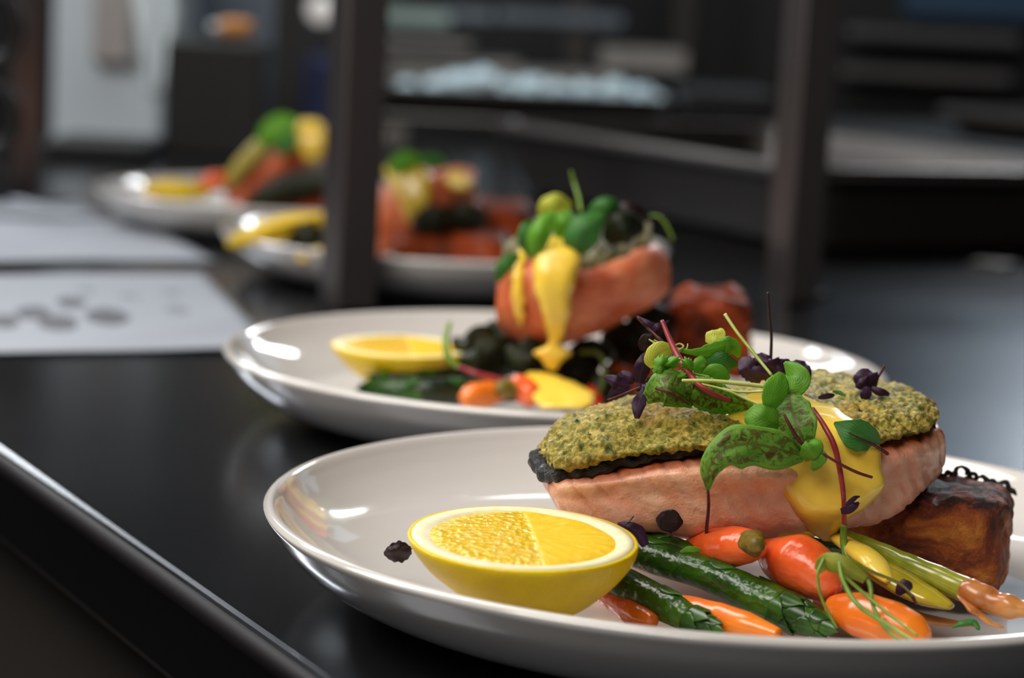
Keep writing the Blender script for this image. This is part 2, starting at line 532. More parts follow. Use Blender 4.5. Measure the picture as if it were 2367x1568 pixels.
# gantry uprights (square tube)
gan = empty('gantry_frame', tp(0.44, 1.28, 0.0), 'square tube steel gantry frame standing on the counter behind the second plate', 'gantry', rz=TANG)
s = 0.0125
for (uu, vv) in ((0.2965, 0.655), (0.594, 0.648), (0.2965, 1.309), (0.594, 1.302)):
    v, f = boxv(uu - s, uu + s, vv - s, vv + s, 0.0, 0.86, tp)
    up = mesh('upright', v, f, POST, gan, smooth=False, bevel=0.002)
    v, f = boxv(uu - s - .0015, uu + s + .0015, vv - s - .0015, vv + s + .0015, 0.0, 0.004, tp)
    mesh('foot_cap', v, f, DSTEEL, up, smooth=False)
for (uu) in (0.2965, 0.594):
    v, f = boxv(uu - s, uu + s, 0.67, 1.288, 0.835, 0.86, tp)
    mesh('top_rail', v, f, POST, gan, smooth=False, bevel=0.002)
for (vv) in (0.652, 1.306):
    v, f = boxv(0.31, 0.58, vv - s, vv + s, 0.835, 0.86, tp)
    mesh('cross_rail', v, f, POST, gan, smooth=False, bevel=0.002)


# ------------------------------------------------------------------ plates
PROF = [(0.0, 0.0048), (0.03, 0.0048), (0.06, 0.0049), (0.082, 0.0053), (0.098, 0.0066), (0.111, 0.0092), (0.121, 0.0132), (0.129, 0.0190), (0.1338, 0.0240),
        (0.1358, 0.0266), (0.1372, 0.0279), (0.1386, 0.0280), (0.1397, 0.0272), (0.1400, 0.0262), (0.1388, 0.0240), (0.1345, 0.0178), (0.127, 0.0108), (0.116, 0.0052), (0.102, 0.0020), (0.090, 0.0012),
        (0.082, 0.0008), (0.080, 0.0), (0.076, 0.0), (0.074, 0.0012), (0.03, 0.0016), (0.0, 0.0016)]


def plate(cx, cy, label, hz=0.0, seg=160):
    P = []
    n = 110
    vecs = [Vector((a, b, 0)) for a, b in PROF]
    for i in range(n):
        p = crom(vecs, i / (n - 1))
        P.append((max(p.x, 0.0002), max(p.y, 0)))
    v, f, uv = lathe(P, seg)
    v = [p + Vector((cx, cy, hz)) for p in v]
    o = mesh('dinner_plate', v, f, PORC, None, uvs=uv)
    return tag(o, label, 'plate', 'coupe plates lined up on the counter')


PC = [(0.0687, 0.6865), (0.0189, 0.9800), (-0.045, 1.457), (-0.170, 1.712)]
plate(*PC[0], 'white coupe plate nearest the camera, with the crusted salmon and the sharp lemon half')
plate(*PC[1], 'second white coupe plate back, holding salmon stood on end under two streams of sauce')
plate(*PC[2], 'third white coupe plate back, blurred, partly hidden by the gantry upright')
plate(*PC[3], 'fourth and farthest white coupe plate, blurred, beside the sheets of paper')


def plate_z(cx, cy, x, y):
    r = math.hypot(x - cx, y - cy)
    for (a, za), (b, zb) in zip(PROF[:10], PROF[1:10]):
        if a <= r <= b: return za + (zb - za) * (r - a) / (b - a)
    return 0.028


# ------------------------------------------------------------------ lemon halves
def lemon(cx, cy, zf, R, h, tilt_y, label, rz=0.0, rot=None):
    rot = rot or (Matrix.Rotation(rz, 3, 'Z') @ Matrix.Rotation(tilt_y, 3, 'X'))
    org = Vector((cx, cy, zf))
    root = empty('lemon_half', (cx, cy, zf - h), label, 'lemon half', 'lemon halves on the plates')
    T = lambda p: org + rot @ p
    sx, sy = 1.0, 1.0
    prof = []
    for i in range(34):
        t = i / 33
        z = -h * sin(t * pi / 2)
        q_ = -z / h
        r = R * max(0.0, 1 - q_ ** 1.6) ** 0.92
        prof.append((max(r, 1e-4), z))
    prof = [(R * 0.955, 0.0001), (R * 0.985, 0.0001)] + prof
    v, f, uv = lathe(prof, 96)
    v = [Vector((p.x - p.z * .12 if p.z < 0 else p.x, p.y, p.z)) for p in v]
    v = [T(p + p.normalized() * 0.00035 * noise.noise(p * 140)) for p in v]
    mesh('rind', v, f, RIND, root, uvs=uv)
    # pith disc
    v, f, uv = lathe([(0.0002, -0.002), (R * .78, -0.0015), (R * .82, 0.0001), (R * .90, 0.0004), (R * .962, 0.0002), (R * .968, -0.001)], 96)
    v = [T(p) for p in v]
    mesh('pith', v, f, LPITH, root, uvs=uv)
    # pulp: two shallow facets meeting on a line
    v, uv, c = [], [], []
    NR, NA = 40, 128
    for i in range(NR):
        for j in range(NA):
            a = 2 * pi * j / NA
            t = i / (NR - 1)
            rr = R * 0.835 * t * (1 + 0.012 * sin(9 * a) + 0.012 * noise.noise(Vector((cos(a) * 2, sin(a) * 2, 0))))
            x_, y_ = rr * cos(a), rr * sin(a)
            d = x_ - 0.002 + 0.12 * y_
            zz = 0.0011 * (1 - t ** 10) - 0.0001
            if d > 0: zz -= d * 0.030
            else: zz -= -d * 0.022
            # pulp cells on the left facet
            w = 1.0 if d < 0 else max(0.0, 1 - d / 0.0012)
            q = Vector((x_ * 520, y_ * 230, 0))
            zz += 0.00016 * w * noise.noise(q) * (1 - t ** 8)
            v.append(T(Vector((x_, y_, zz))))
            uv.append((a / (2 * pi), t))
            c.append(0.08 + 0.92 * w)
    mesh('pulp', v, grid_faces(NR, NA, True), PULP, root, uvs=uv, cols=c)
    return root


lf = at(1209, 1243, 0.612)
lemon(lf.x, lf.y, lf.z, 0.0310, 0.0265, math.radians(3.2), 'sharp yellow lemon half lying cut face up at the front left of the nearest plate')


# ------------------------------------------------------------------ lofts for fillets
def loft_px(stations, n, m_, disp=None, closed_ends=True):
    """stations: list of loops of (px,py,Y), all same count. returns verts, faces, params"""
    S = [[at(*p) for p in st] for st in stations]
    k = len(S[0])
    verts = []
    for i in range(n):
        t = i / (n - 1)
        loop = [crom([s_[j] for s_ in S], t) for j in range(k)]
        cen = sum(loop, Vector()) / k
        for j in range(m_):
            x_ = j / m_ * k
            a = int(x_); fr = x_ - a
            g = lambda q: loop[q % k]
            p0, p1, p2, p3 = g(a - 1), g(a), g(a + 1), g(a + 2)
            p = 0.5 * (2 * p1 + (p2 - p0) * fr + (2 * p0 - 5 * p1 + 4 * p2 - p3) * fr ** 2 + (3 * p1 - p0 - 3 * p2 + p3) * fr ** 3)
            verts.append(p)
    f = grid_faces(n, m_, True)
    cens = []
    for row in (0, n - 1):
        # domed end rings
        cen = sum((verts[row * m_ + j] for j in range(m_)), Vector()) / m_
        cens.append(len(verts))
        verts.append(cen)
    for j in range(m_):
        f.append((cens[0], (j + 1) % m_, j))
        f.append((cens[1], (n - 1) * m_ + j, (n - 1) * m_ + (j + 1) % m_))
    return verts, f


def displace(verts, f, fn):
    me = bpy.data.meshes.new('tmp'); me.from_pydata([tuple(v) for v in verts], [], f); me.update()
    out = []
    for i, v in enumerate(me.vertices):
        out.append(Vector(v.co) + Vector(v.normal) * fn(Vector(v.co)))
    bpy.data.meshes.remove(me)
    return out


def fn_flesh(a=0.0009):
    def g(p):
        q = p * 90
        return a * noise.noise(q) + a * .45 * noise.noise(p * 260)
    return g


def fn_crust(a=0.0016):
    def g(p):
        v1 = noise.noise(p * 150)
        v2 = noise.noise(p * 380)
        v3 = noise.noise(p * 900)
        return a * (1.1 * v1 + 0.8 * v2 + 0.45 * v3)
    return g


# --- front fillet
fil = empty('salmon_fillet', (0.066, 0.685, 0.022), 'herb crusted salmon fillet with hollandaise on the nearest plate, crust in sharp focus', 'salmon fillet', 'salmon fillets on the plates')
#            FT                 FM                 FB                 BB                 BM                 BT
ST = [
    [(1266, 1092, .654), (1270, 1136, .652), (1290, 1172, .657), (1272, 1140, .676), (1248, 1098, .678), (1236, 1052, .676)],
    [(1296, 1104, .650), (1298, 1150, .647), (1310, 1192, .653), (1280, 1150, .700), (1262, 1080, .702), (1266, 1020, .698)],
    [(1385, 1090, .647), (1385, 1150, .643), (1392, 1217, .651), (1345, 1160, .710), (1335, 1060, .712), (1345, 985, .708)],
    [(1500, 1066, .645), (1500, 1145, .640), (1502, 1234, .650), (1450, 1170, .715), (1440, 1050, .716), (1440, 960, .714)],
    [(1640, 1053, .645), (1640, 1150, .639), (1640, 1251, .650), (1580, 1170, .718), (1570, 1040, .722), (1570, 935, .720)],
    [(1790, 1055, .647), (1790, 1150, .641), (1790, 1243, .652), (1720, 1160, .722), (1700, 1030, .726), (1700, 920, .724)],
    [(1925, 1048, .652), (1930, 1145, .647), (1925, 1232, .657), (1850, 1140, .726), (1830, 1020, .730), (1830, 912, .728)],
    [(2045, 1030, .660), (2050, 1120, .656), (2035, 1205, .664), (1960, 1110, .730), (1950, 1000, .732), (1940, 905, .732)],
    [(2130, 1005, .671), (2140, 1085, .668), (2118, 1150, .674), (2060, 1080, .730), (2050, 990, .732), (2045, 918, .732)],
    [(2170, 985, .683), (2184, 1045, .682), (2176, 1098, .685), (2120, 1060, .722), (2115, 990, .722), (2110, 938, .722)],
]
v, f = loft_px(ST, 130, 84)
tones = []
for i in range(130):
    t = i / 129
    for j in range(84):
        x_ = j / 84 * 6   # 0 FT .. 1 FM .. 2 FB .. 3 BB .. 5 BT
        d = min(x_, 6 - x_)
        a = max(0, 0.86 - d * 1.7) if x_ < 3 else max(0, .62 - d * .3)
        e = max(0, 0.6 - t * 8) + max(0, 0.5 - (1 - t) * 16)
        tones.append(min(1, a + e))
tones += [0.8, 0.6]
# flake grooves running diagonally across the visible side
def fl(p):
    s_ = p.x * 0.8 + p.z * 0.55
    g_ = sin((s_ + 0.004 * noise.noise(p * 55)) * 2 * pi / 0.0062)
    g_ = -max(0, g_) ** 6
    return 0.00055 * g_ + 0.0009 * noise.noise(p * 85) + 0.0003 * noise.noise(p * 330)
v = displace(v, f, fl)
mesh('flesh', v, f, FLESH, fil, cols=tones)

# skin strip under the crust
def strip(pts_top, r_px, Ym=0.65):
    return tube_data(PX(pts_top), [r * Ym / F for r in r_px], 220, 22, True, nz=0.0017, nf=300)
SK = [(1236, 1050, .680), (1250, 1078, .664), (1270, 1098, .652), (1310, 1097, .6475), (1400, 1081, .645), (1500, 1060, .6435), (1600, 1044, .643), (1700, 1046, .6435), (1800, 1050, .646)]
v, f, uv = strip(SK, [15, 20, 20, 17, 14, 10, 9, 8, 5])
mesh('charred_skin', v, f, SKIN, fil, uvs=uv)
SK2 = [(1930, 1040, .6515), (2000, 1032, .655), (2060, 1020, .660), (2130, 1000, .670), (2172, 984, .683)]

# crust, left lobe and right lobe of one layer
CR = [
    [(1262, 1074, .656), (1254, 1050, .662), (1258, 1030, .670), (1262, 1022, .680), (1248, 1040, .684), (1246, 1058, .672)],
    [(1290, 1090, .648), (1280, 1045, .652), (1290, 985, .668), (1300, 972, .690), (1290, 1005, .698), (1285, 1050, .680)],
    [(1370, 1075, .6445), (1366, 1020, .647), (1370, 960, .664), (1372, 945, .695), (1355, 985, .708), (1365, 1040, .680)],
    [(1500, 1048, .643), (1498, 1010, .645), (1490, 945, .662), (1480, 914, .705), (1455, 950, .716), (1480, 1020, .680)],
    [(1640, 1034, .643), (1636, 1000, .646), (1630, 945, .662), (1610, 905, .710), (1590, 935, .722), (1610, 1000, .690)],
    [(1790, 1038, .647), (1780, 1000, .650), (1770, 945, .668), (1740, 890, .715), (1720, 920, .727), (1740, 990, .695)],
    [(1925, 1034, .652), (1930, 1000, .655), (1910, 940, .674), (1870, 862, .722), (1840, 905, .732), (1870, 980, .700)],
    [(2045, 1018, .6595), (2052, 985, .661), (2040, 930, .680), (1975, 868, .728), (1950, 905, .736), (1980, 965, .705)],
    [(2125, 998, .669), (2136, 965, .672), (2125, 920, .692), (2070, 893, .728), (2055, 915, .734), (2070, 955, .71)],
    [(2162, 978, .681), (2170, 960, .684), (2160, 935, .697), (2128, 920, .718), (2115, 935, .722), (2120, 960, .71)],
]
v, f = loft_px(CR, 340, 210)
v = displace(v, f, fn_crust(0.0014))
mesh('herb_crust', v, f, CRUST, fil)


# --- sauce sheet builder
def sauce(rows, bulge, parent, name='sauce', thick=0.004, n=70, m_=40, lump=0.0004, seed=1.3):
    """rows: (y, xl, xr, Y)"""
    L = [Vector((r[1], r[0], r[3])) for r in rows]
    Rr = [Vector((r[2], r[0], r[3])) for r in rows]
    fr, bk = [], []
    for i in range(n):
        t = i / (n - 1)
        a, b = crom(L, t), crom(Rr, t)
        a = a + Vector((9 * noise.noise(Vector((t * 9, seed, 0))), 0, 0)); b = b + Vector((9 * noise.noise(Vector((t * 9, seed, 7))), 0, 0))
        for j in range(m_):
            s_ = j / (m_ - 1)
            q = a.lerp(b, s_)
            k = max(0, 1 - (2 * s_ - 1) ** 4) ** 0.5 * min(1, (1 - t) * 7, t * 9 + .15) ** 0.5
            wob = lump * noise.noise(Vector((q.x * .02, q.y * .02, 3)))
            fr.append(at(q.x, q.y, q.z - bulge * k + wob))
            bk.append(at(q.x, q.y, q.z + thick))
    v = fr + bk
    N = n * m_
    f = grid_faces(n, m_)
    f += [tuple(reversed([i + N for i in q])) for q in grid_faces(n, m_)]
    for i in range(n - 1):
        a = i * m_; f.append((a, a + m_, a + m_ + N, a + N))
        a = i * m_ + m_ - 1; f.append((a + m_, a, a + N, a + m_ + N))
    for j in range(m_ - 1):
        f.append((j + 1, j, j + N, j + 1 + N))
        a = (n - 1) * m_ + j; f.append((a, a + 1, a + 1 + N, a + N))
    return mesh(name, v, f, SAUCE, parent)


sauce([(905, 1740, 1850, .690), (928, 1695, 1890, .672), (945, 1676, 1938, .662), (968, 1682, 1972, .655), (996, 1735, 2016, .650), (1030, 1765, 2034, .646), (1079, 1777, 2036, .6445),
       (1128, 1800, 2040, .6435), (1170, 1830, 2010, .643), (1197, 1850, 1964, .644), (1227, 1868, 1942, .647), (1252, 1903, 1938, .650)], 0.0046, fil, n=120, m_=64)
sauce([(1222, 1770, 1875, .6485), (1232, 1740, 1890, .6475), (1242, 1765, 1885, .649)], 0.0015, fil, n=20, m_=30)


# ------------------------------------------------------------------ potato block
def block_px(name, corners, mat, parent=None, nz=0.001, label=None, n=44, rnd=0.16, tonef=None):
    """corners: 8 world points: bottom (fl, fr, br, bl), top (fl, fr, br, bl); rounded lumpy block"""
    v, f, c = [], [], []
    idx = {}
    def P(a, b, d):
        # superellipse-like rounding
        q = [a, b, d]
        w = Vector(q)
        L = (abs(a) ** 7 + abs(b) ** 7 + abs(d) ** 7) ** (1 / 7)
        w = w / max(L, 1e-6)
        s_, t_, h_ = (w.x + 1) / 2, (w.y + 1) / 2, (w.z + 1) / 2
        lo = corners[0].lerp(corners[1], s_).lerp(corners[3].lerp(corners[2], s_), t_)
        hi = corners[4].lerp(corners[5], s_).lerp(corners[7].lerp(corners[6], s_), t_)
        return lo.lerp(hi, h_), h_
    for ax in range(3):
        for sg in (-1, 1):
            for i in range(n):
                for j in range(n):
                    q = [0, 0, 0]
                    q[ax] = sg
                    q[(ax + 1) % 3] = -1 + 2 * i / (n - 1)
                    q[(ax + 2) % 3] = -1 + 2 * j / (n - 1)
                    k = (round(q[0], 4), round(q[1], 4), round(q[2], 4))
                    if k not in idx:
                        idx[k] = len(v)
                        p, h_ = P(*q)
                        v.append(p)
                        c.append(tonef(q) if tonef else h_)
            for i in range(n - 1):
                for j in range(n - 1):
                    def K(ii, jj):
                        q = [0, 0, 0]; q[ax] = sg
                        q[(ax + 1) % 3] = -1 + 2 * ii / (n - 1); q[(ax + 2) % 3] = -1 + 2 * jj / (n - 1)
                        return idx[(round(q[0], 4), round(q[1], 4), round(q[2], 4))]
                    fc = (K(i, j), K(i + 1, j), K(i + 1, j + 1), K(i, j + 1))
                    f.append(fc if sg > 0 else tuple(reversed(fc)))
    v = displace(v, f, lambda p: nz * noise.noise(p * 110) + nz * .6 * noise.noise(p * 300))
    return mesh(name, v, f, mat, parent, cols=c)


pot = empty('potato_block', (0.12, 0.70, 0.007), 'browned crisp topped potato block under the right end of the front salmon', 'potato', 'potato blocks on the plates')
cc = [at(1925, 1330, .668), at(2318, 1372, .662), at(2330, 1290, .715), at(1935, 1265, .725),
      at(1925, 1165, .668), at(2336, 1150, .664), at(2345, 1112, .712), at(1960, 1072, .735)]
for k in (0, 1, 2, 3): cc[k].z = 0.0085
block_px('baked_block', cc, POTATO, pot, 0.0016, tonef=lambda q: max(0, q[2] - .55) * 1.35 + max(0, abs(q[0]) - .9) * 2)
# lacy charred fringe along the back of the top
fr = []
random.seed(4)
pts = [(2172, 1100, 9), (2192, 1092, 7), (2222, 1086, 15), (2250, 1096, 8), (2268, 1106, 12), (2292, 1114, 7), (2322, 1118, 10), (2338, 1134, 7)]
for a, b, r in pts:
    ring = [at(a + r * cos(k * pi / 5 + pi), b + 6 - r * .8 * sin(k * pi / 5), .712) for k in range(-1, 7)]
    v, f, uv = tube_data(ring, [0.0008, 0.0007, 0.0009], 18, 6, True, nz=0.0007, nf=500)
    fr.append((v, f))
for (a, b, r) in ((2205, 1102, 9), (2240, 1106, 10), (2282, 1118, 9), (2305, 1124, 9), (2330, 1130, 8)):
    v, f, uv = tube_data([at(a - 14, b + 6, .712), at(a, b, .712), at(a + 14, b + 8, .712)], [0.0004, r * .712 / F, 0.0004], 12, 8, True, nz=0.0012, nf=400)
    fr.append((v, f))
b_ = MB()
for v, f in fr: b_.add(v, f)
b_.build('charred_fringe', SKIN, pot)


# ------------------------------------------------------------------ vegetables
def asparagus(pix, r_px, label, tip=True, scales=5, seed=1, grp='asparagus spears on the nearest plate', mat=None):
    mat = mat or ASP
    rnd = random.Random(seed)
    pts = PX(pix)
    Ym = sum(p[2] for p in pix) / len(pix)
    rr = [r * Ym / F for r in r_px]
    root = empty('asparagus_spear', sum(pts, Vector()) / len(pts), label, 'asparagus', grp)
    v, f, uv = tube_data(pts, rr, 60, 20, nz=0.0004, nf=150)
    mesh('stalk', v, f, mat, root, uvs=uv)
    def bract(t, ang, ln, wd, lift):
        p = crom(pts, t); q = crom(pts, min(1, t + 0.03)); d = (q - p).normalized() if (q - p).length > 1e-6 else (p - crom(pts, t - .03)).normalized()
        r = lerp_list(rr, t)
        a = d.cross(Vector((0, 0, 1))).normalized(); b = d.cross(a)
        V, U = [], []
        for i in range(9):
            s_ = i / 8
            w = wd * (sin(pi * min(1, s_ * .9 + .12)) ** .7) * (1 - s_ ** 3)
            for j in range(7):
                e = (j / 6 - .5) * 2 * w
                th = ang + e
                rad = r * 1.02 + lift * s_ * s_ + 0.0001
                V.append(p + d * (s_ * ln) + (a * cos(th) + b * sin(th)) * rad * (1 - 0.25 * s_ * (1 if t > .8 else 0)))
                U.append((j / 6, s_))
        return V, grid_faces(9, 7), U
    for k in range(scales):
        t = 0.12 + 0.62 * k / max(1, scales - 1)
        V, Fc, U = bract(t, rnd.uniform(0, 6.28) if k % 2 else -1.2 + rnd.uniform(-.6, .6), rr[1] * 1.6, 0.6, 0.0001)
        mesh('scale_leaf', V, Fc, ASPT, root, uvs=U, solid=0.0004)
    if tip:
        m_ = MB()
        for k in range(14):
            t = 0.72 + 0.22 * k / 13
            V, Fc, U = bract(t, k * 2.4, rr[1] * 1.15, 0.95, 0.0001)
            m_.add(V, Fc, U)
        m_.build('tip_cluster', ASPT, root, solid=0.0004)
    return root


asparagus([(1440, 1262, .645), (1520, 1290, .640), (1620, 1322, .634), (1740, 1375, .626), (1830, 1418, .619), (1925, 1455, .612)], [42, 42, 41, 42, 48, 42, 16],
          'thick glossy asparagus spear running from lemon half to plate rim, topmost', seed=3)
asparagus([(1415, 1335, .632), (1470, 1365, .628), (1540, 1402, .620), (1600, 1432, .614), (1655, 1452, .609)], [38, 42, 40, 34, 14],
          'shorter dark asparagus spear lying lowest beside the lemon half', seed=5, scales=3)
asparagus([(1478, 1255, .648), (1560, 1272, .643), (1640, 1310, .637), (1740, 1362, .632)], [26, 32, 30, 18], 'short glossy asparagus stalk above the thick spear, touching lemon half', tip=False, scales=1, seed=9)
asparagus([(1620, 1260, .648), (1750, 1258, .652), (1860, 1262, .655), (1950, 1275, .66)], [24, 26, 24, 16], 'thin asparagus stalk tucked under the front salmon above the red carrots', tip=False, scales=0, seed=8)


def carrot(pix, r_px, mat, label, cat='carrot', crown=None, parent=None, grp='carrots on the nearest plate', squash=1.0, cut=False):
    pts = PX(pix)
    Ym = sum(p[2] for p in pix) / len(pix)
    root = empty('baby_carrot', sum(pts, Vector()) / len(pts), label, cat, grp)
    v, f, uv = tube_data(pts, [r * Ym / F for r in r_px], 60, 28, nz=0.0007, nf=90, squash=squash)
    mesh('root_body', v, f, mat, root, uvs=uv)
    if crown:
        (x0, y0, Y0), (x1, y1, Y1), r0, r1 = crown
        v, f, uv = tube_data([at(x0, y0, Y0), at((x0 + x1) / 2, (y0 + y1) / 2, (Y0 + Y1) / 2), at(x1, y1, Y1)], [r0 * Ym / F, r1 * Ym / F, r1 * .8 * Ym / F], 14, 18, nz=0.0009, nf=500)
        mesh('crown_stub', v, f, CARTOP, root, uvs=uv)
    return root


carrot([(1570, 1268, .648), (1620, 1268, .643), (1680, 1266, .636), (1725, 1263, .630), (1760, 1262, .626)], [12, 30, 46, 48, 40, 22], REDCAR,
       'orange baby carrot with a green brown stem stub, under the centre of the front salmon', crown=((1738, 1256, .622), (1752, 1259, .614), 33, 22))
carrot([(1752, 1262, .642), (1805, 1290, .635), (1865, 1314, .628), (1905, 1345, .623), (1928, 1376, .620)], [12, 50, 72, 64, 50, 20], REDCAR,
       'plump shiny red orange carrot between the green asparagus and the pea shoot curl')
carrot([(1925, 1405, .618), (1990, 1420, .610), (2060, 1444, .603), (2110, 1466, .598), (2142, 1482, .595)], [30, 54, 58, 48, 20], CARCUT,
       'bright orange carrot piece at the front rim under the pea shoot tendrils')
carrot([(1890, 1385, .632), (1935, 1400, .628), (1985, 1430, .620), (2010, 1460, .612)], [20, 38, 40, 22], REDCAR, 'dark red carrot half hidden beside the orange front carrot')
carrot([(1560, 1395, .624), (1630, 1418, .617), (1700, 1440, .610), (1800, 1470, .602)], [20, 34, 38, 34, 16], CARCUT, 'flat orange carrot slice showing under the asparagus tips')
carrot([(1380, 1360, .640), (1420, 1388, .632), (1460, 1415, .624), (1510, 1438, .616)], [16, 30, 32, 16], CARROT, 'orange carrot sliver showing between lemon half and short asparagus')

# spring onion
so = empty('spring_onion', at(2100, 1320, .63), 'yellow green spring onion with browned root end pointing out right', 'spring onion')
stem('stalk', [(1940, 1230, .648), (2010, 1262, .640), (2090, 1300, .632), (2170, 1335, .625), (2250, 1372, .618)], [12, 18, 22, 26, 28, 30], ONION, so, n=50, seg=16, nz=0.0003, nf=200)
stem('root_end', [(2225, 1362, .620), (2280, 1385, .616), (2330, 1402, .613), (2375, 1412, .611)], [30, 34, 27, 28, 20], ONIONR, so, n=40, seg=16, nz=0.0008, nf=260)
stem('peeled_layer', [(2215, 1375, .618), (2250, 1410, .614), (2290, 1440, .612), (2320, 1452, .611)], [10, 18, 10, 2], ONIONR, so, n=30, seg=10, nz=0.0006, nf=400, squash=0.4)
ol = empty('onion_layer', at(2110, 1360, .62), 'translucent yellow onion layer lying flat left of the spring onion root', 'onion')
stem('inner_stalk', [(1985, 1372, .632), (2060, 1405, .630), (2140, 1432, .628), (2250, 1446, .626)], [16, 30, 30, 22, 8], ONIONR, ol, n=30, seg=14, squash=.5, nz=.0004)
stem('layer', [(1990, 1296, .636), (2055, 1330, .629), (2130, 1372, .622), (2200, 1404, .616)], [20, 48, 54, 44, 14], ONIONY, ol, n=40, seg=18, squash=0.5, nz=0.0004)
o = stem('sauce_puddle', [(1925, 1236, .650), (1965, 1262, .640), (2015, 1298, .630), (2056, 1345, .622)], [14, 24, 34, 32, 12], SAUCE, None, n=40, seg=16, squash=0.6, nz=0.0006)
tag(o, 'pale yellow hollandaise run off below the front fillet beside the potato', 'sauce')
o = stem('fallen_onion_leaf', [(2200, 1452, .612), (2222, 1442, .612), (2250, 1440, .612), (2262, 1455, .610)], [3, 14, 12, 3], DGREEN, None, n=24, seg=10, squash=.5, nz=.0006)
tag(o, 'small dark green herb scrap at the right front of the nearest plate', 'herb')
o = stem('white_onion_root', [(2110, 1420, .628), (2180, 1432, .628), (2260, 1440, .630)], [10, 22, 20, 6], ONIONR, None, n=30, seg=12, squash=.5, nz=.0004)
bpy.data.objects.remove(o)


# ------------------------------------------------------------------ leaves and sprigs
def leaf(pix, w_px, mat, parent=None, name='leaf', cup=0.15, tiltd=0.0, serr=0.0, nser=14, curl=0.0, n=40, m_=17, thick=0.00035, seed=0, wave=0.15, side=(1, 1)):
    """spine pixels (px,py,Y) from base to tip; w_px half widths list; tiltd = depth change per unit of width; cup = bowl depth per width"""
    spine = [Vector(p) for p in pix]
    Ym = sum(p[2] for p in pix) / len(pix)
    k = Ym / F
    rnd = random.Random(seed)
    off = Vector((rnd.uniform(0, 50), rnd.uniform(0, 50), 0))
    V, U = [], []
    for i in range(n):
        t = i / (n - 1)
        p = crom(spine, t)
        d = crom(spine, min(1, t + .02)) - crom(spine, max(0, t - .02))
        d2 = Vector((d.x, d.y))
        if d2.length < 1e-6: d2 = Vector((1, 0))
        d2.normalize()
        nx, ny = -d2.y, d2.x
        w = max(0.4, crom([float(a) for a in w_px], t)) * (1 + .09 * noise.noise(Vector((t * 7, seed * 3.1, 2))))
        for j in range(m_):
            s_ = -1 + 2 * j / (m_ - 1)
            ww = w * (side[0] if s_ < 0 else side[1])
            if serr and abs(s_) > .8:
                ww *= 1 + serr * (abs(((t * nser) % 1) - .5) * 2 - .5)
            q = Vector((p.x + nx * ww * s_, p.y + ny * ww * s_))
            dep = p.z + k * ww * (tiltd * s_ + cup * (abs(s_) ** 1.6) - cup * .5 + wave * noise.noise(Vector((t * 3, s_ * 1.2, 0)) + off))
            dep += k * curl * w * sin(t * pi)
            V.append(at(q.x, q.y, dep))
            U.append(((s_ + 1) / 2, t))
    return mesh(name, V, grid_faces(n, m_), mat, parent, uvs=U, solid=thick)


def lone(obj, label, cat='herb leaf', grp=None):
    obj['label'] = label; obj['category'] = cat
    if grp: obj['group'] = grp
    return obj


def sprig(name, loc, label, cat='herb sprig'):
    return empty(name, loc, label, cat, 'micro herbs on the front salmon')


G = 'micro herbs on the front salmon'
# big curled sorrel leaf hanging over the front
s = sprig('sorrel_leaf', at(1730, 1050, .63), 'large red veined sorrel leaf curling over the front edge of the crust')
leaf([(1858, 1056, .636), (1795, 1038, .632), (1732, 1027, .629), (1675, 1040, .627), (1641, 1080, .627), (1636, 1134, .629)], [12, 46, 46, 50, 34, 22, 3], SORREL, s, 'blade', cup=.35, tiltd=.35, wave=.25, seed=1, n=60, m_=25, side=(1.05, .9))
stem('petiole', [(1636, 1128, .629), (1638, 1170, .632), (1634, 1215, .636), (1632, 1248, .640)], [3.5, 4, 4.5, 4], MAROON, s)
# upright sorrel leaf with wine midrib
s = sprig('sorrel_leaf', at(1830, 960, .64), 'rounded sorrel leaf with a dark red midrib standing over the sauce top')
leaf([(1864, 1038, .636), (1852, 1005, .636), (1836, 970, .638), (1828, 935, .641), (1824, 905, .644)], [10, 40, 48, 42, 12], SORREL, s, 'blade', cup=.3, tiltd=-.2, seed=2, n=48, m_=21)
stem('midrib', [(1812, 958, .633), (1826, 985, .632), (1842, 1012, .632), (1862, 1035, .634)], [3, 4.5, 5, 3], MAROON, s)
s = sprig('round_herb_leaf', at(1755, 970, .64), 'pale green rounded leaf beside the pool of sauce on top')
leaf([(1800, 985, .640), (1775, 975, .638), (1748, 968, .638), (1722, 966, .640)], [20, 38, 36, 10], GREEN, s, 'blade', cup=.25, tiltd=.3, seed=3)
s = sprig('sorrel_leaf', at(1780, 1000, .64), 'partly hidden sorrel leaf between the rounded leaf and the large curled one')
leaf([(1860, 1040, .641), (1820, 1010, .642), (1780, 990, .643), (1750, 985, .644)], [10, 26, 30, 8], SORREL, s, 'blade', cup=.2, seed=33)
# bright pair at centre
s = sprig('cress_sprig', at(1800, 905, .65), 'bright green cress pair on long pale stems at the centre of the garnish')
leaf([(1778, 948, .640), (1785, 920, .639), (1797, 890, .640), (1806, 862, .643)], [10, 25, 27, 6], GREEN, s, 'leaf', cup=.35, tiltd=.4, seed=4)
leaf([(1808, 900, .644), (1830, 895, .644), (1843, 870, .646), (1814, 838, .650)], [10, 26, 30, 3], GREEN, s, 'leaf', cup=.3, tiltd=-.4, seed=5)
leaf([(1850, 905, .646), (1852, 880, .646), (1838, 855, .648), (1815, 838, .65)], [4, 16, 18, 3], DGREEN, s, 'leaf', cup=.3, tiltd=-.3, seed=55)
stem('stem', [(1577, 880, .648), (1640, 881, .644), (1710, 887, .642), (1785, 896, .641)], [4, 5, 5.5, 4], PSTEM, s)
stem('stem', [(1600, 884, .650), (1670, 900, .647), (1730, 925, .643), (1778, 948, .641)], [2.5, 3, 3.5, 3], PSTEM, s)
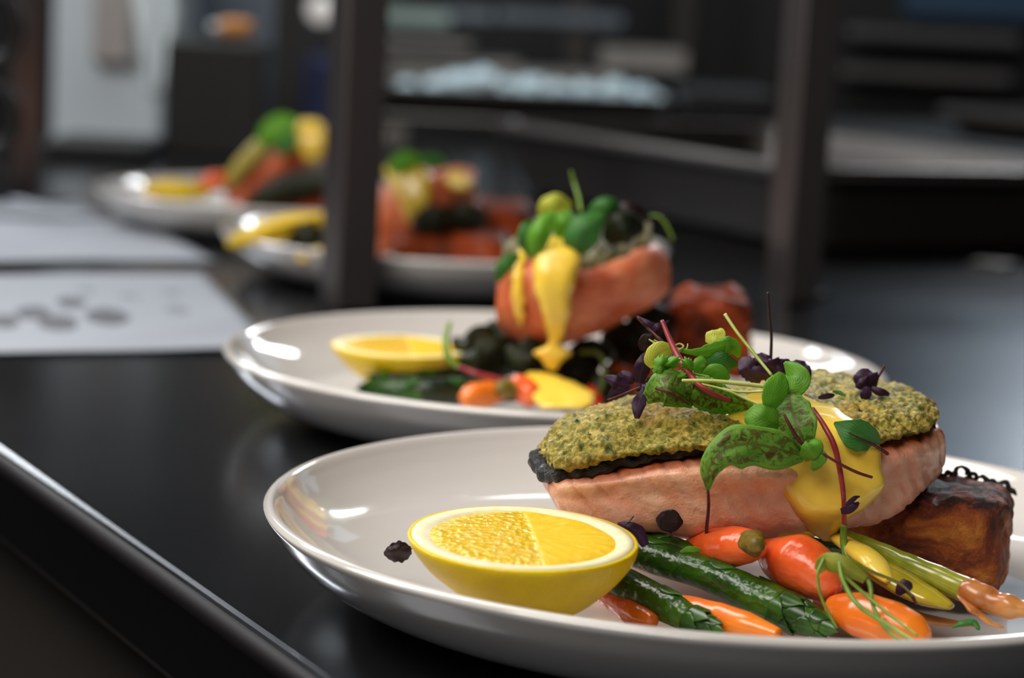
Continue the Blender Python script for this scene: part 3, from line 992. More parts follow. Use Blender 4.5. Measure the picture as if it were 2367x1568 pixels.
stem('stem', [(1640, 885, .652), (1700, 905, .649), (1770, 904, .645), (1790, 895, .643)], [2, 3, 3, 3], PSTEM, s)
# small clump at lower right of big leaf
s = sprig('cress_sprig', at(1875, 1045, .635), 'small green lobed cress leaf above the crossing red stems on the sauce')
leaf([(1856, 1060, .634), (1870, 1045, .632), (1882, 1030, .633), (1878, 1016, .635)], [10, 22, 20, 6], GREEN, s, 'leaf', cup=.3, seed=6)
leaf([(1890, 1040, .634), (1898, 1055, .633), (1888, 1072, .633), (1877, 1086, .634)], [6, 14, 12, 5], GREEN, s, 'leaf', cup=.3, seed=7)
stem('stem', [(1900, 1048, .633), (1940, 1072, .632), (1980, 1092, .632), (2016, 1104, .633)], [3, 3.5, 4, 3.5], MAROON, s)
# single leaf on right
s = sprig('herb_leaf', at(1980, 1010, .645), 'single pointed green leaf with dark stalk lying on the right side of the sauce')
leaf([(2030, 1030, .645), (2005, 1015, .641), (1970, 1000, .640), (1928, 978, .643)], [10, 33, 34, 3], DGREEN, s, 'blade', cup=-.2, tiltd=.2, seed=8, n=44, m_=19)
stem('petiole', [(1960, 1000, .6385), (2000, 1020, .640), (2030, 1035, .643), (2052, 1050, .645)], [1.2, 2.5, 4, 4], MAROON, s)
# long red stem down the sauce with green foot and little purple leaf
s = sprig('beet_shoot', at(1935, 1100, .635), 'long red beet shoot hanging down over the sauce to the plate')
stem('stem', [(1878, 944, .645), (1905, 985, .639), (1928, 1030, .636), (1942, 1090, .6345), (1950, 1150, .634), (1951, 1215, .637)], [5, 6.5, 7, 6.5, 6, 6], REDSTEM, s, n=50)
stem('stem_base', [(1951, 1212, .637), (1950, 1250, .638), (1958, 1285, .636), (1972, 1300, .634)], [8, 9, 10, 5], GSTEM, s)
leaf([(1955, 1180, .632), (1962, 1165, .631), (1975, 1152, .631), (1987, 1148, .632)], [3, 6, 5, 1], PURPLE, s, 'leaf', cup=.2, seed=9)
leaf([(1944, 1182, .632), (1960, 1178, .631), (1975, 1170, .631), (1985, 1162, .632)], [6, 10, 8, 2], PURPLE, s, 'leaf', cup=.2, seed=10)
# left sorrel folded leaves
s = sprig('sorrel_leaf', at(1550, 905, .66), 'folded sorrel leaf with dark red vein at the left of the garnish')
leaf([(1602, 935, .655), (1560, 905, .650), (1530, 898, .650), (1492, 925, .655)], [10, 40, 38, 10], SORREL, s, 'blade', cup=.4, tiltd=.5, seed=11, n=48)
leaf([(1588, 925, .655), (1580, 900, .653), (1572, 875, .655), (1568, 858, .660)], [8, 24, 22, 6], SORREL, s, 'fold', cup=.3, tiltd=-.5, seed=12)
stem('midrib', [(1514, 897, .648), (1545, 908, .647), (1570, 922, .648), (1592, 935, .650)], [3, 3.5, 3, 2], MAROON, s)
s = sprig('sorrel_leaf', at(1660, 920, .66), 'long sorrel leaf lying flat across the middle of the crust')
leaf([(1585, 880, .655), (1620, 905, .652), (1670, 925, .652), (1740, 940, .656)], [14, 36, 34, 6], SORREL, s, 'blade', cup=.25, tiltd=.5, seed=13, n=54, m_=21, serr=.08)
# thick red shoot
s = sprig('beet_shoot', at(1590, 850, .66), 'red beet shoot rising from garnish to a purple star of leaves')
stem('stem', [(1530, 742, .668), (1555, 800, .662), (1580, 845, .656), (1610, 885, .650), (1650, 912, .648), (1688, 926, .648)], [5, 7, 8, 8, 6, 4.5], REDSTEM, s, n=50)
leaf([(1535, 760, .668), (1515, 758, .668), (1495, 748, .668), (1472, 732, .670)], [6, 10, 8, 2], PURPLE, s, 'leaf', cup=.4, seed=14)
leaf([(1508, 772, .668), (1520, 760, .667), (1535, 752, .668), (1546, 742, .670)], [5, 11, 8, 1], PURPLE, s, 'leaf', cup=.4, seed=15)
stem('side_stem', [(1474, 735, .669), (1500, 760, .668), (1525, 785, .666), (1548, 808, .665)], [3, 4, 4.5, 3], MAROON, s)
leaf([(1500, 812, .668), (1490, 800, .668), (1495, 785, .668), (1512, 776, .668)], [4, 14, 14, 4], BROWNL, s, 'leaf', cup=.2, seed=16)
# parsley/chervil
s = sprig('chervil_sprig', at(1540, 850, .66), 'frilly bright green chervil sprig left of centre in the garnish')
for (a, b, c_, d, w) in ((1545, 852, 1512, 835, 20), (1545, 858, 1510, 862, 20), (1550, 862, 1530, 882, 16), (1560, 850, 1548, 828, 18), (1580, 852, 1600, 836, 16), (1570, 860, 1575, 885, 14)):
    leaf([(a, b, .655), ((a + c_) / 2, (b + d) / 2 - 2, .652), (c_, d, .654)], [5, w, 5], GREEN, s, 'leaflet', cup=.35, serr=.7, nser=5, seed=a + d, n=24, m_=13)
stem('stem', [(1550, 858, .656), (1590, 862, .655), (1640, 872, .654)], [3, 3, 3], GSTEM, s)
o = leaf([(1515, 850, .662), (1512, 830, .662), (1530, 812, .662), (1552, 806, .664)], [10, 24, 24, 8], PALEL, None, 'pale_petal', cup=.3, seed=20)
lone(o, 'pale yellow green petal like leaf behind the frilly chervil', 'herb leaf', G)
# top right leafy
s = sprig('rocket_leaf', at(1650, 805, .67), 'lobed yellow green rocket leaf highest in the garnish')
leaf([(1570, 810, .668), (1610, 814, .665), (1655, 806, .664), (1695, 796, .666)], [3, 8, 16, 12], GREEN, s, 'blade', cup=.3, tiltd=.3, seed=21, n=44, serr=.2, nser=6)
leaf([(1645, 800, .667), (1655, 785, .667), (1665, 770, .668), (1668, 760, .67)], [16, 26, 14, 3], PALEL, s, 'lobe', cup=.3, tiltd=-.3, seed=22)
leaf([(1660, 800, .666), (1680, 800, .665), (1698, 805, .666), (1708, 826, .668)], [10, 22, 16, 3], GREEN, s, 'lobe', cup=.3, seed=23)
s = sprig('dark_herb_leaf', at(1665, 840, .67), 'dark green leaf under the rocket leaf')
leaf([(1636, 842, .666), (1655, 838, .664), (1680, 840, .664), (1704, 840, .668)], [14, 26, 22, 5], DGREEN, s, 'blade', cup=.2, seed=24)
s = sprig('cress_sprig', at(1625, 850, .66), 'small green cress leaf on a thin stalk beside the thick red stem')
leaf([(1612, 862, .658), (1615, 845, .657), (1624, 832, .658), (1628, 828, .66)], [8, 14, 12, 4], GREEN, s, 'leaf', cup=.3, seed=25)
leaf([(1625, 868, .658), (1645, 858, .657), (1665, 862, .657), (1684, 878, .658)], [6, 15, 16, 5], GREEN, s, 'leaf', cup=.3, seed=26)
stem('stem', [(1590, 838, .662), (1606, 862, .659), (1622, 885, .656), (1640, 905, .654)], [2.5, 3, 3, 2], PSTEM, s)
# thin curly pale tendril
s = sprig('pea_tendril', at(1590, 800, .67), 'thin pale curled tendril above the chervil')
stem('tendril', [(1512, 786, .667), (1535, 800, .666), (1560, 812, .666), (1580, 802, .667), (1570, 795, .668), (1560, 803, .668), (1585, 808, .667), (1590, 795, .668)], [2, 2.5, 2.5, 2, 2, 2, 1.5], PSTEM, s, n=60)
stem('tendril', [(1500, 785, .667), (1520, 797, .666), (1545, 808, .666)], [2, 3, 3], PSTEM, s)
# upright thin stems
s = sprig('cress_sprig', at(1730, 800, .66), 'long straight pale green stem slanting up over the purple leaves')
stem('stem', [(1676, 727, .660), (1705, 770, .655), (1745, 820, .650), (1784, 868, .645)], [4.5, 4, 4, 3.5], PSTEM, s)
s = sprig('purple_shiso_sprig', at(1780, 840, .69), 'dark purple leaf bunch with a tall thin brown stem behind the garnish')
stem('stem', [(1775, 676, .690), (1778, 725, .690), (1783, 780, .690), (1781, 838, .690)], [3, 3.2, 3.5, 4], DSTEM, s)
for i, q in enumerate([([(1790, 880, .686), (1780, 855, .684), (1770, 835, .684), (1775, 822, .687)], [10, 26, 30, 10]),
                       ([(1760, 880, .684), (1740, 865, .683), (1725, 845, .683), (1712, 832, .686)], [8, 20, 24, 8]),
                       ([(1790, 872, .684), (1805, 855, .684), (1815, 848, .686), (1822, 862, .687)], [6, 20, 18, 5]),
                       ([(1720, 870, .684), (1745, 860, .682), (1770, 866, .682), (1790, 885, .684)], [4, 12, 14, 5])]):
    leaf(q[0], q[1], PURPLE, s, 'leaf', cup=.3, seed=30 + i, serr=.2, nser=9)
s = sprig('purple_shiso_leaf', at(1845, 865, .69), 'wine purple leaf standing just right of the bright green pair')
leaf([(1862, 900, .684), (1856, 875, .683), (1848, 850, .684), (1850, 834, .686)], [4, 20, 24, 10], PURPLE, s, 'blade', cup=.3, seed=35)
# left purple group
s = sprig('purple_shiso_leaf', at(1485, 850, .67), 'upright pointed purple leaf left of the chervil')
leaf([(1478, 885, .668), (1482, 860, .667), (1490, 835, .667), (1498, 812, .670)], [8, 18, 16, 3], PURPLE, s, 'blade', cup=.3, seed=36)
s = sprig('purple_shiso_sprig', at(1430, 895, .68), 'dark purple sprig hanging off the left back of the crust')
for i, q in enumerate([([(1455, 895, .676), (1435, 888, .676), (1418, 880, .676), (1398, 872, .68)], [5, 14, 13, 4]),
                       ([(1450, 905, .676), (1432, 905, .676), (1420, 910, .677), (1405, 925, .68)], [5, 14, 14, 3]),
                       ([(1465, 885, .676), (1455, 875, .676), (1440, 870, .677), (1430, 872, .68)], [4, 14, 12, 3]),
                       ([(1470, 900, .674), (1490, 892, .673), (1505, 885, .673), (1520, 880, .676)], [4, 14, 13, 3])]):
    leaf(q[0], q[1], PURPLE, s, 'leaf', cup=.3, seed=40 + i)
stem('stem', [(1405, 925, .678), (1440, 912, .675), (1480, 895, .672)], [2, 3, 2.5], MAROON, s)
s = sprig('purple_shiso_leaf', at(1475, 940, .66), 'narrow purple leaf drooping over the left crust')
leaf([(1500, 890, .664), (1486, 910, .656), (1476, 935, .650), (1472, 968, .648)], [8, 9, 16, 5], PURPLE, s, 'blade', cup=.3, seed=45)
leaf([(1500, 905, .66), (1492, 898, .66), (1484, 893, .662)], [4, 10, 4], PURPLE, s, 'lobe', cup=.3, seed=46)
# right purple
s = sprig('purple_shiso_sprig', at(2005, 890, .70), 'small purple leaf cluster alone on the right end of the crust')
for i, q in enumerate([([(2018, 902, .690), (2008, 885, .688), (2000, 868, .688), (2000, 853, .69)], [8, 26, 26, 6]),
                       ([(2010, 895, .688), (1995, 885, .687), (1985, 878, .688), (1974, 880, .69)], [6, 18, 16, 5]),
                       ([(2005, 895, .686), (2002, 908, .684), (1997, 918, .684), (1994, 924, .685)], [6, 13, 10, 3]),
                       ([(2015, 898, .686), (2030, 905, .685), (2042, 908, .685), (2055, 912, .686)], [5, 9, 8, 3])]):
    leaf(q[0], q[1], PURPLE, s, 'leaf', cup=.35, seed=50 + i, serr=.15)
stem('stem', [(2030, 872, .690), (2037, 860, .690), (2045, 846, .690)], [3, 3, 3.5], MAROON, s)
s = sprig('purple_herb_scrap', at(1910, 918, .69), 'tiny flat purple leaf scrap with green sliver lying on the right crust')
leaf([(1892, 920, .681), (1905, 917, .680), (1918, 915, .680), (1928, 913, .681)], [3, 6, 6, 2], PURPLE, s, 'leaf', seed=60)
leaf([(1925, 905, .682), (1940, 908, .681), (1955, 915, .680)], [2, 5, 2], DGREEN, s, 'sliver', seed=61)
# dark round leaves lower
s = sprig('purple_herb_leaf', at(1548, 1205, .632), 'round near black purple leaf stuck to the salmon side above the asparagus')
leaf([(1517, 1200, .638), (1528, 1202, .637), (1540, 1204, .637), (1553, 1205, .637), (1566, 1207, .637), (1578, 1208, .638)], [3, 19, 25, 26, 19, 3], BROWNL, s, 'blade', cup=.1, seed=62, n=60)
stem('stem', [(1548, 1222, .638), (1553, 1240, .638), (1570, 1250, .638)], [2, 2, 2], DSTEM, s)
s = sprig('purple_herb_leaf', at(1460, 1225, .632), 'curled dark purple leaf squeezed between lemon half and salmon')
leaf([(1428, 1212, .632), (1450, 1218, .630), (1475, 1232, .630), (1492, 1262, .630)], [4, 12, 16, 8], PURPLE, s, 'blade', cup=.4, seed=63)
stem('stem', [(1445, 1215, .630), (1455, 1205, .630), (1464, 1194, .631)], [1.5, 2, 2], DSTEM, s)
s = empty('purple_herb_leaf', atz(918, 1280, .012), 'dark brown purple round leaf alone on the white glaze left of lemon', 'herb leaf')
lp = atz(918, 1280, .016)
leaf([(888, 1280, lp.y - .002), (905, 1278, lp.y - .003), (930, 1275, lp.y - .002), (950, 1272, lp.y)], [3, 19, 24, 8], BROWNL, s, 'blade', cup=.5, tiltd=.5, seed=64, serr=.15, nser=5, wave=.6)
stem('petiole', [(940, 1275, lp.y), (952, 1268, lp.y), (958, 1268, lp.y)], [2, 2, 2], DSTEM, s)
# small scraps by vegetables
s = empty('purple_herb_sprig', at(2090, 1355, .612), 'small purple curled sprout between the onion layer and spring onion', 'herb sprig')
leaf([(2075, 1375, .611), (2085, 1360, .610), (2098, 1350, .610), (2102, 1345, .611)], [5, 14, 14, 4], PURPLE, s, 'leaf', cup=.5, seed=66)
stem('stem', [(2090, 1365, .611), (2108, 1378, .610), (2118, 1398, .610)], [4, 5, 3], MAROON, s)
s = empty('green_herb_scrap', at(1595, 1272, .62), 'little bright green leaf sliver lying on the thick asparagus', 'herb leaf')
leaf([(1573, 1276, .628), (1590, 1270, .626), (1605, 1270, .626), (1620, 1272, .627)], [2, 6, 6, 2], GREEN, s, 'blade', seed=67)
# pea shoot
s = empty('pea_shoot', at(1990, 1350, .60), 'olive pea shoot looping over the front carrots and hanging tendrils past the rim', 'herb sprig')
leaf([(1890, 1320, .606), (1910, 1300, .603), (1950, 1308, .600), (2000, 1340, .600)], [8, 20, 22, 10], leafmat('olive_pea_leaf', (120, 130, 26), (172, 176, 66), (170, 176, 90), .4), s, 'blade', cup=.6, seed=68, n=46)
stem('tendril', [(1905, 1292, .602), (1890, 1330, .600), (1900, 1385, .598), (1925, 1435, .596), (1935, 1452, .596)], [4, 4, 3.5, 3, 2], GSTEM, s)
stem('tendril', [(1940, 1300, .600), (1950, 1345, .597), (1985, 1400, .592), (2060, 1450, .585), (2130, 1495, .575), (2155, 1508, .572)], [5, 6, 6, 5, 4.5, 3], GSTEM, s, n=50)
stem('tendril', [(1990, 1325, .602), (2010, 1350, .600), (2018, 1400, .596), (2045, 1450, .590), (2080, 1480, .584), (2120, 1490, .578)], [5, 6, 5, 5, 4, 2.5], GSTEM, s, n=50)
stem('tendril', [(1950, 1330, .600), (2000, 1375, .597), (2060, 1425, .590), (2120, 1470, .582)], [4, 5, 4, 3], GSTEM, s, n=40)
stem('tendril', [(1905, 1300, .603), (1960, 1295, .602), (2010, 1320, .601), (2080, 1350, .606), (2110, 1380, .610)], [5, 6, 5, 4, 3], ONION, s, n=40)


# ================================================================== plate 2
G2 = 'food on the second plate'
l2 = at(930, 800, .955)
lemon(l2.x, l2.y, l2.z, 0.0295, 0.024, math.radians(0.5), 'softly blurred lemon half on the left of the second plate')
f2 = empty('salmon_fillet', at(1350, 780, .97), 'salmon fillet tilted up on greens on the second plate, sauce dripping down it', 'salmon fillet', 'salmon fillets on the plates')
ST2 = [
    [(1160, 600, .935), (1148, 670, .93), (1150, 750, .935), (1200, 790, .97), (1190, 680, .98), (1190, 590, .98)],
    [(1230, 600, .925), (1220, 690, .915), (1225, 790, .93), (1260, 780, .98), (1250, 680, .99), (1240, 580, .985)],
    [(1320, 625, .925), (1310, 700, .915), (1315, 792, .93), (1350, 760, .99), (1340, 670, 1.0), (1320, 575, .99)],
    [(1410, 605, .93), (1400, 680, .92), (1400, 758, .935), (1440, 720, .995), (1430, 640, 1.0), (1410, 555, .995)],
    [(1500, 572, .94), (1495, 640, .93), (1490, 712, .94), (1510, 670, .99), (1505, 600, .995), (1490, 545, .985)],
    [(1546, 600, .95), (1552, 630, .95), (1548, 672, .95), (1545, 650, .97), (1542, 620, .97), (1535, 590, .97)]]
v, f = loft_px(ST2, 80, 60)
v = displace(v, f, lambda p: .001 * noise.noise(p * 80))
tn = [min(1, max(0, .55 - min(j / 10, 6 - j / 10) * .6)) for i in range(80) for j in range(60)] + [.4, .4]
mesh('flesh', v, f, FLESH2, f2, cols=tn)
CR2 = [[(p[0][0] + 4, p[0][1] + 6, p[0][2]), (p[0][0], p[0][1] - 22, p[0][2] + .004), (p[0][0] + 5, p[0][1] - 48, p[0][2] + .02), (p[5][0], p[5][1] - 30, p[5][2]), (p[5][0], p[5][1], p[5][2]), (p[0][0] + 10, p[0][1], p[0][2] + .02)] for p in ST2[:5]]
v, f = loft_px(CR2, 110, 70)
v = displace(v, f, fn_crust(.002))
mesh('herb_crust', v, f, simple('dark_toasted_crust', (34, 36, 10), (104, 92, 28), .5, 120), f2)
sauce([(540, 1275, 1320, .925), (575, 1250, 1335, .912), (610, 1235, 1345, .908), (650, 1232, 1330, .906), (690, 1240, 1322, .906), (730, 1255, 1318, .907), (765, 1266, 1304, .910), (795, 1268, 1300, .914), (815, 1235, 1322, .914), (835, 1250, 1305, .914), (858, 1268, 1290, .914)], .006, f2, n=80)
sauce([(575, 1195, 1220, .928), (620, 1182, 1215, .920), (670, 1184, 1212, .917), (720, 1190, 1214, .918), (755, 1196, 1212, .922)], .004, f2)
o = sauce([(860, 1215, 1260, .915), (885, 1215, 1330, .905), (915, 1230, 1375, .895), (945, 1250, 1360, .886)], .004, None, 'sauce_puddle')
tag(o, 'yellow hollandaise pool at the front rim of the second plate', 'sauce')
p2 = empty('potato_block', at(1640, 850, 1.0), 'dark red brown potato block at the right of the second plate', 'potato', 'potato blocks on the plates')
cc = [at(1560, 870, .985), at(1735, 880, .985), at(1745, 850, 1.03), at(1560, 850, 1.03), at(1545, 690, .985), at(1735, 700, .985), at(1720, 660, 1.03), at(1560, 655, 1.03)]
POT2 = simple('dark_roast_potato', (40, 12, 4), (166, 66, 14), 0.55, 48, spec=.2)
block_px('baked_block', cc, POT2, p2, .0025, n=26)
asparagus([(1180, 840, .955), (1080, 862, .945), (980, 880, .935), (900, 892, .93), (855, 900, .925)], [30, 38, 38, 32, 10], 'dark asparagus spear in front of the lemon half on the second plate', mat=ASPD, grp='asparagus spears on the second plate', seed=12, scales=3)
asparagus([(1190, 905, .925), (1100, 905, .918), (1000, 905, .912), (900, 900, .91)], [28, 32, 32, 14], 'almost black asparagus spear along the front rim of the second plate', mat=ASPD, grp='asparagus spears on the second plate', seed=13, scales=3)
g2 = 'carrots on the second plate'
carrot([(1165, 905, .905), (1130, 908, .898), (1095, 915, .893), (1070, 925, .89)], [18, 30, 30, 16], CARCUT, 'orange carrot piece at the front rim of the second plate', grp=g2)
carrot([(1180, 890, .91), (1205, 895, .903), (1222, 915, .898), (1225, 935, .895)], [16, 30, 32, 14], REDCAR, 'red carrot beside the sauce pool on the second plate', grp=g2, crown=((1180, 900, .897), (1150, 898, .893), 24, 20))
carrot([(1365, 900, .91), (1372, 925, .90), (1378, 945, .897)], [10, 20, 12], REDTOM, 'small red vegetable piece right of the sauce pool', 'vegetable', grp=g2)
p2b = empty('potato_block', at(1480, 930, .96), 'low dark potato piece between sauce pool and taller block, second plate', 'potato', 'potato blocks on the plates')
cc = [at(1400, 960, .93), at(1590, 965, .93), at(1600, 930, .99), at(1400, 925, .99), at(1405, 860, .93), at(1585, 850, .93), at(1590, 820, .98), at(1410, 825, .98)]
block_px('baked_block', cc, POT2, p2b, .003, n=22)
# dark greens pile under the fillet
GD = 'wilted greens on the second plate'
DARKG = leafmat('wilted_dark_leaf', (14, 20, 6), (40, 46, 14), (60, 60, 24), .4)
for i, (a, b, Y, L, w, ang, nm) in enumerate([(1100, 790, .95, 110, 30, 0.1, 'brown edged wilted leaf behind the second lemon half'), (1230, 820, .93, 120, 36, .3, 'dark wilted leaf under the left of the tilted fillet'),
                                          (1350, 830, .95, 130, 40, -.2, 'dark wilted leaf under the middle of the tilted fillet'), (1440, 790, .97, 120, 46, -.6, 'dark wilted leaf under the raised end of the tilted fillet'), (1180, 770, .96, 110, 40, .5, 'dark wilted leaf at the left foot of the tilted fillet'),
                                          (1460, 850, .96, 110, 40, .2, 'dark wilted leaf below the potato on the second plate'), (1340, 900, .93, 120, 32, -.9, 'olive wilted leaf curling right of the sauce pool'), (1130, 830, .94, 150, 46, 0, 'broad dark wilted leaf between lemon half and the tilted fillet'), (1290, 870, .925, 150, 40, .15, 'dark wilted leaf right behind the sauce pool on the second plate'), (1400, 910, .92, 120, 44, 0, 'dark wilted leaf at the front right of the sauce pool'), (1500, 760, .98, 130, 60, -.4, 'dark wilted leaf filling the gap between raised fillet and potato')]):
    o = leaf([(a - L / 2 * cos(ang), b - L / 2 * sin(ang), Y), (a - L / 6, b + 14, Y - .008), (a + L / 6, b - 10, Y - .004), (a + L / 2 * cos(ang), b + L / 2 * sin(ang), Y + .006)], [8, w, w, 6], DARKG, None, 'wilted_leaf', cup=.5, seed=70 + i, wave=.5)
    lone(o, nm, 'leaf', GD)
HB = 'micro herbs on the second salmon'
def herb2(q, w, mat, label, name='herb_leaf', grp=HB, **k):
    return lone(leaf(q, w, mat, None, name, **k), label, 'herb leaf', grp)
herb2([(1320, 590, .91), (1335, 560, .905), (1360, 525, .905), (1395, 495, .91)], [14, 36, 36, 8], DGREEN, 'deep green leaf right of the sauce on the second salmon', cup=.4, seed=80)
herb2([(1250, 610, .91), (1240, 570, .905), (1255, 525, .905), (1280, 490, .91)], [8, 22, 24, 8], GREEN, 'bright green leaf left of the sauce on the second salmon', cup=.4, seed=81)
herb2([(1225, 590, .915), (1215, 560, .91), (1220, 530, .91), (1235, 515, .915)], [6, 18, 18, 6], DGREEN, 'small green leaf at the left top of the second salmon', cup=.4, seed=82)
herb2([(1250, 500, .93), (1265, 480, .925), (1290, 470, .925), (1320, 480, .93)], [8, 22, 22, 8], PALEL, 'round yellow green leaf at the top of the second salmon', cup=.4, seed=83)
herb2([(1300, 560, .92), (1300, 530, .915), (1310, 505, .915), (1320, 490, .92)], [8, 24, 24, 8], GREEN, 'mid green leaf at the top centre of the second salmon', cup=.4, seed=84)
herb2([(1360, 500, .93), (1385, 480, .925), (1410, 475, .925), (1430, 480, .93)], [8, 18, 18, 6], DGREEN, 'upper dark green leaf over the second salmon', cup=.4, seed=85)
herb2([(1400, 560, .93), (1425, 535, .92), (1455, 525, .92), (1490, 530, .93)], [12, 34, 34, 10], leafmat('near_black_leaf', (20, 30, 14), (36, 46, 20), (50, 60, 30), .3), 'near black leaf over the right crust of the second salmon', cup=.4, seed=86)  # the leaf itself is near black
herb2([(1400, 520, .94), (1430, 500, .93), (1465, 495, .93), (1500, 505, .94)], [10, 26, 26, 8], BROWNL, 'brown purple leaf above the near black one on the second salmon', cup=.4, seed=87)
herb2([(1150, 650, .92), (1160, 625, .915), (1175, 605, .915), (1200, 590, .92)], [6, 16, 16, 5], DGREEN, 'green leaf hanging at the left end of the second salmon', cup=.4, seed=88)
o = stem('herb_sprig', [(1320, 396, .94), (1328, 425, .94), (1338, 460, .935), (1342, 490, .93)], [3, 4, 4, 4], GSTEM); lone(o, 'thin upright green stem above the second salmon', 'herb stem', HB)
o = stem('herb_sprig', [(1490, 500, .94), (1520, 500, .94), (1540, 520, .94), (1556, 555, .94)], [2, 3, 3.5, 3], GSTEM); lone(o, 'thin drooping green stem at the right of the second salmon', 'herb stem', HB)
s = empty('beet_shoot', at(1090, 850, .91), 'pink stemmed shoot with green tip lying before the second lemon half', 'herb sprig')
stem('stem', [(1060, 848, .905), (1095, 862, .90), (1130, 872, .90), (1165, 880, .90)], [5, 6, 7, 6], REDSTEM, s)
stem('green_tip', [(1040, 745, .915), (1030, 785, .91), (1036, 825, .906), (1062, 850, .905)], [5, 9, 9, 6], GSTEM, s)
o = stem('pea_tendril', [(1340, 815, .92), (1385, 820, .915), (1398, 860, .91), (1385, 905, .905), (1345, 935, .90)], [5, 6, 7, 6, 4], leafmat('olive_tendril', (60, 72, 12), (90, 98, 24), (90, 98, 24), 0), None, n=40); lone(o, 'olive green loop right of the sauce pool on the second plate', 'herb stem', HB)

# ================================================================== plate 3
def fillet_px(label, stations, crust=True, Ysh=0):
    r = empty('salmon_fillet', at(*stations[len(stations) // 2][2]), label, 'salmon fillet', 'salmon fillets on the plates')
    v, f = loft_px(stations, 50, 42)
    v = displace(v, f, lambda p: .0014 * noise.noise(p * 60))
    mesh('flesh', v, f, FLESH2, r, cols=[.25] * len(v))
    return r
def simple_st(cols_, dY=.03):
    """cols_: (x, ytop, ybot, Y)"""
    return [[(x_, yt, Y), (x_, (yt + yb) / 2, Y - .008), (x_, yb, Y), (x_ + 3, yb - 8, Y + dY * 1.4), (x_ + 3, (yt + yb) / 2 - 6, Y + dY * 1.6), (x_ + 3, yt - 8, Y + dY * 1.3)] for x_, yt, yb, Y in cols_]
r3 = fillet_px('blurred salmon fillet on the third plate, yellow sauce over its left end', simple_st([(862, 450, 590, 1.41), (892, 440, 585, 1.405), (940, 420, 556, 1.405), (1000, 405, 500, 1.40), (1050, 395, 480, 1.405), (1095, 405, 462, 1.41)]))
sauce([(368, 905, 960, 1.40), (395, 890, 995, 1.39), (430, 900, 1000, 1.385), (470, 925, 992, 1.382), (500, 935, 978, 1.385), (528, 945, 965, 1.39)], .008, r3, n=40, m_=20)
sauce([(395, 1040, 1070, 1.395), (415, 1030, 1090, 1.39), (440, 1045, 1085, 1.388)], .005, r3, n=30, m_=16)
GH3 = 'garnish on the third salmon'
o = leaf([(900, 395, 1.38), (920, 378, 1.378), (945, 368, 1.378), (970, 372, 1.38)], [8, 20, 20, 8], GREEN, None, 'herb_leaf', seed=90); lone(o, 'blurred bright green leaf on top of the third salmon', 'herb leaf', GH3)
o = leaf([(960, 380, 1.39), (985, 370, 1.388), (1010, 372, 1.388), (1030, 385, 1.39)], [5, 14, 14, 5], DGREEN, None, 'herb_leaf', seed=91); lone(o, 'blurred olive leaf at the right top of the third salmon', 'herb leaf', GH3)
lw = empty('lemon_half', at(640, 560, 1.39), 'blurred lemon piece seen side on at the left of the third plate', 'lemon half', 'lemon halves on the plates')
stem('rind', [(528, 565, 1.385), (580, 548, 1.38), (650, 530, 1.38), (750, 512, 1.385)], [8, 22, 30, 32, 20], RIND, lw, n=30, seg=16)
stem('pulp', [(560, 545, 1.377), (640, 522, 1.372), (730, 503, 1.376)], [6, 16, 12], PULP, lw, n=30, seg=16, squash=.6)
o = stem('sauce_puddle', [(690, 600, 1.345), (730, 590, 1.345), (770, 585, 1.345)], [10, 18, 14], SAUCE, None, n=20); lone(o, 'blurred yellow sauce spot at the front of the third plate beside the upright', 'sauce')
GV = 'dark greens on the third plate'
for i, (a, b, Y) in enumerate([(710, 566, 1.375), (1000, 522, 1.375), (1075, 515, 1.40)]):
    o = leaf([(a - 45, b + 12, Y), (a - 15, b - 6, Y - .01), (a + 15, b - 10, Y - .01), (a + 45, b + 6, Y)], [14, 34, 34, 14], DARKG, None, 'wilted_leaf', cup=.3, seed=95 + i)
    lone(o, ['dark leaf beside the blurred lemon piece on the third plate', 'dark leaf below the sauce on the third plate', 'dark leaf right of the sauce drip on the third plate'][i], 'leaf', GV)
p3 = empty('potato_block', at(1050, 600, 1.37), 'red brown potato block at the front of the third plate', 'potato', 'potato blocks on the plates')
cc = [at(905, 612, 1.355), at(1175, 616, 1.355), at(1190, 600, 1.42), at(910, 600, 1.42), at(915, 548, 1.36), at(1160, 552, 1.36), at(1170, 530, 1.42), at(920, 528, 1.42)]
block_px('baked_block', cc, POT2, p3, .003, n=18)
p3 = empty('potato_block', at(1170, 560, 1.45), 'taller dark red potato block behind the third salmon at its right', 'potato', 'potato blocks on the plates')
cc = [at(1040, 590, 1.44), at(1235, 595, 1.44), at(1245, 580, 1.49), at(1040, 575, 1.49), at(1050, 480, 1.44), at(1215, 480, 1.44), at(1225, 455, 1.49), at(1060, 455, 1.49)]
block_px('baked_block', cc, POT2, p3, .003, n=18)
o = stem('onion_bulb', [(1078, 458, 1.43), (1090, 478, 1.425), (1100, 498, 1.43)], [12, 20, 12], ONIONY, None); lone(o, 'blurred pale yellow onion piece right of the third salmon', 'onion')

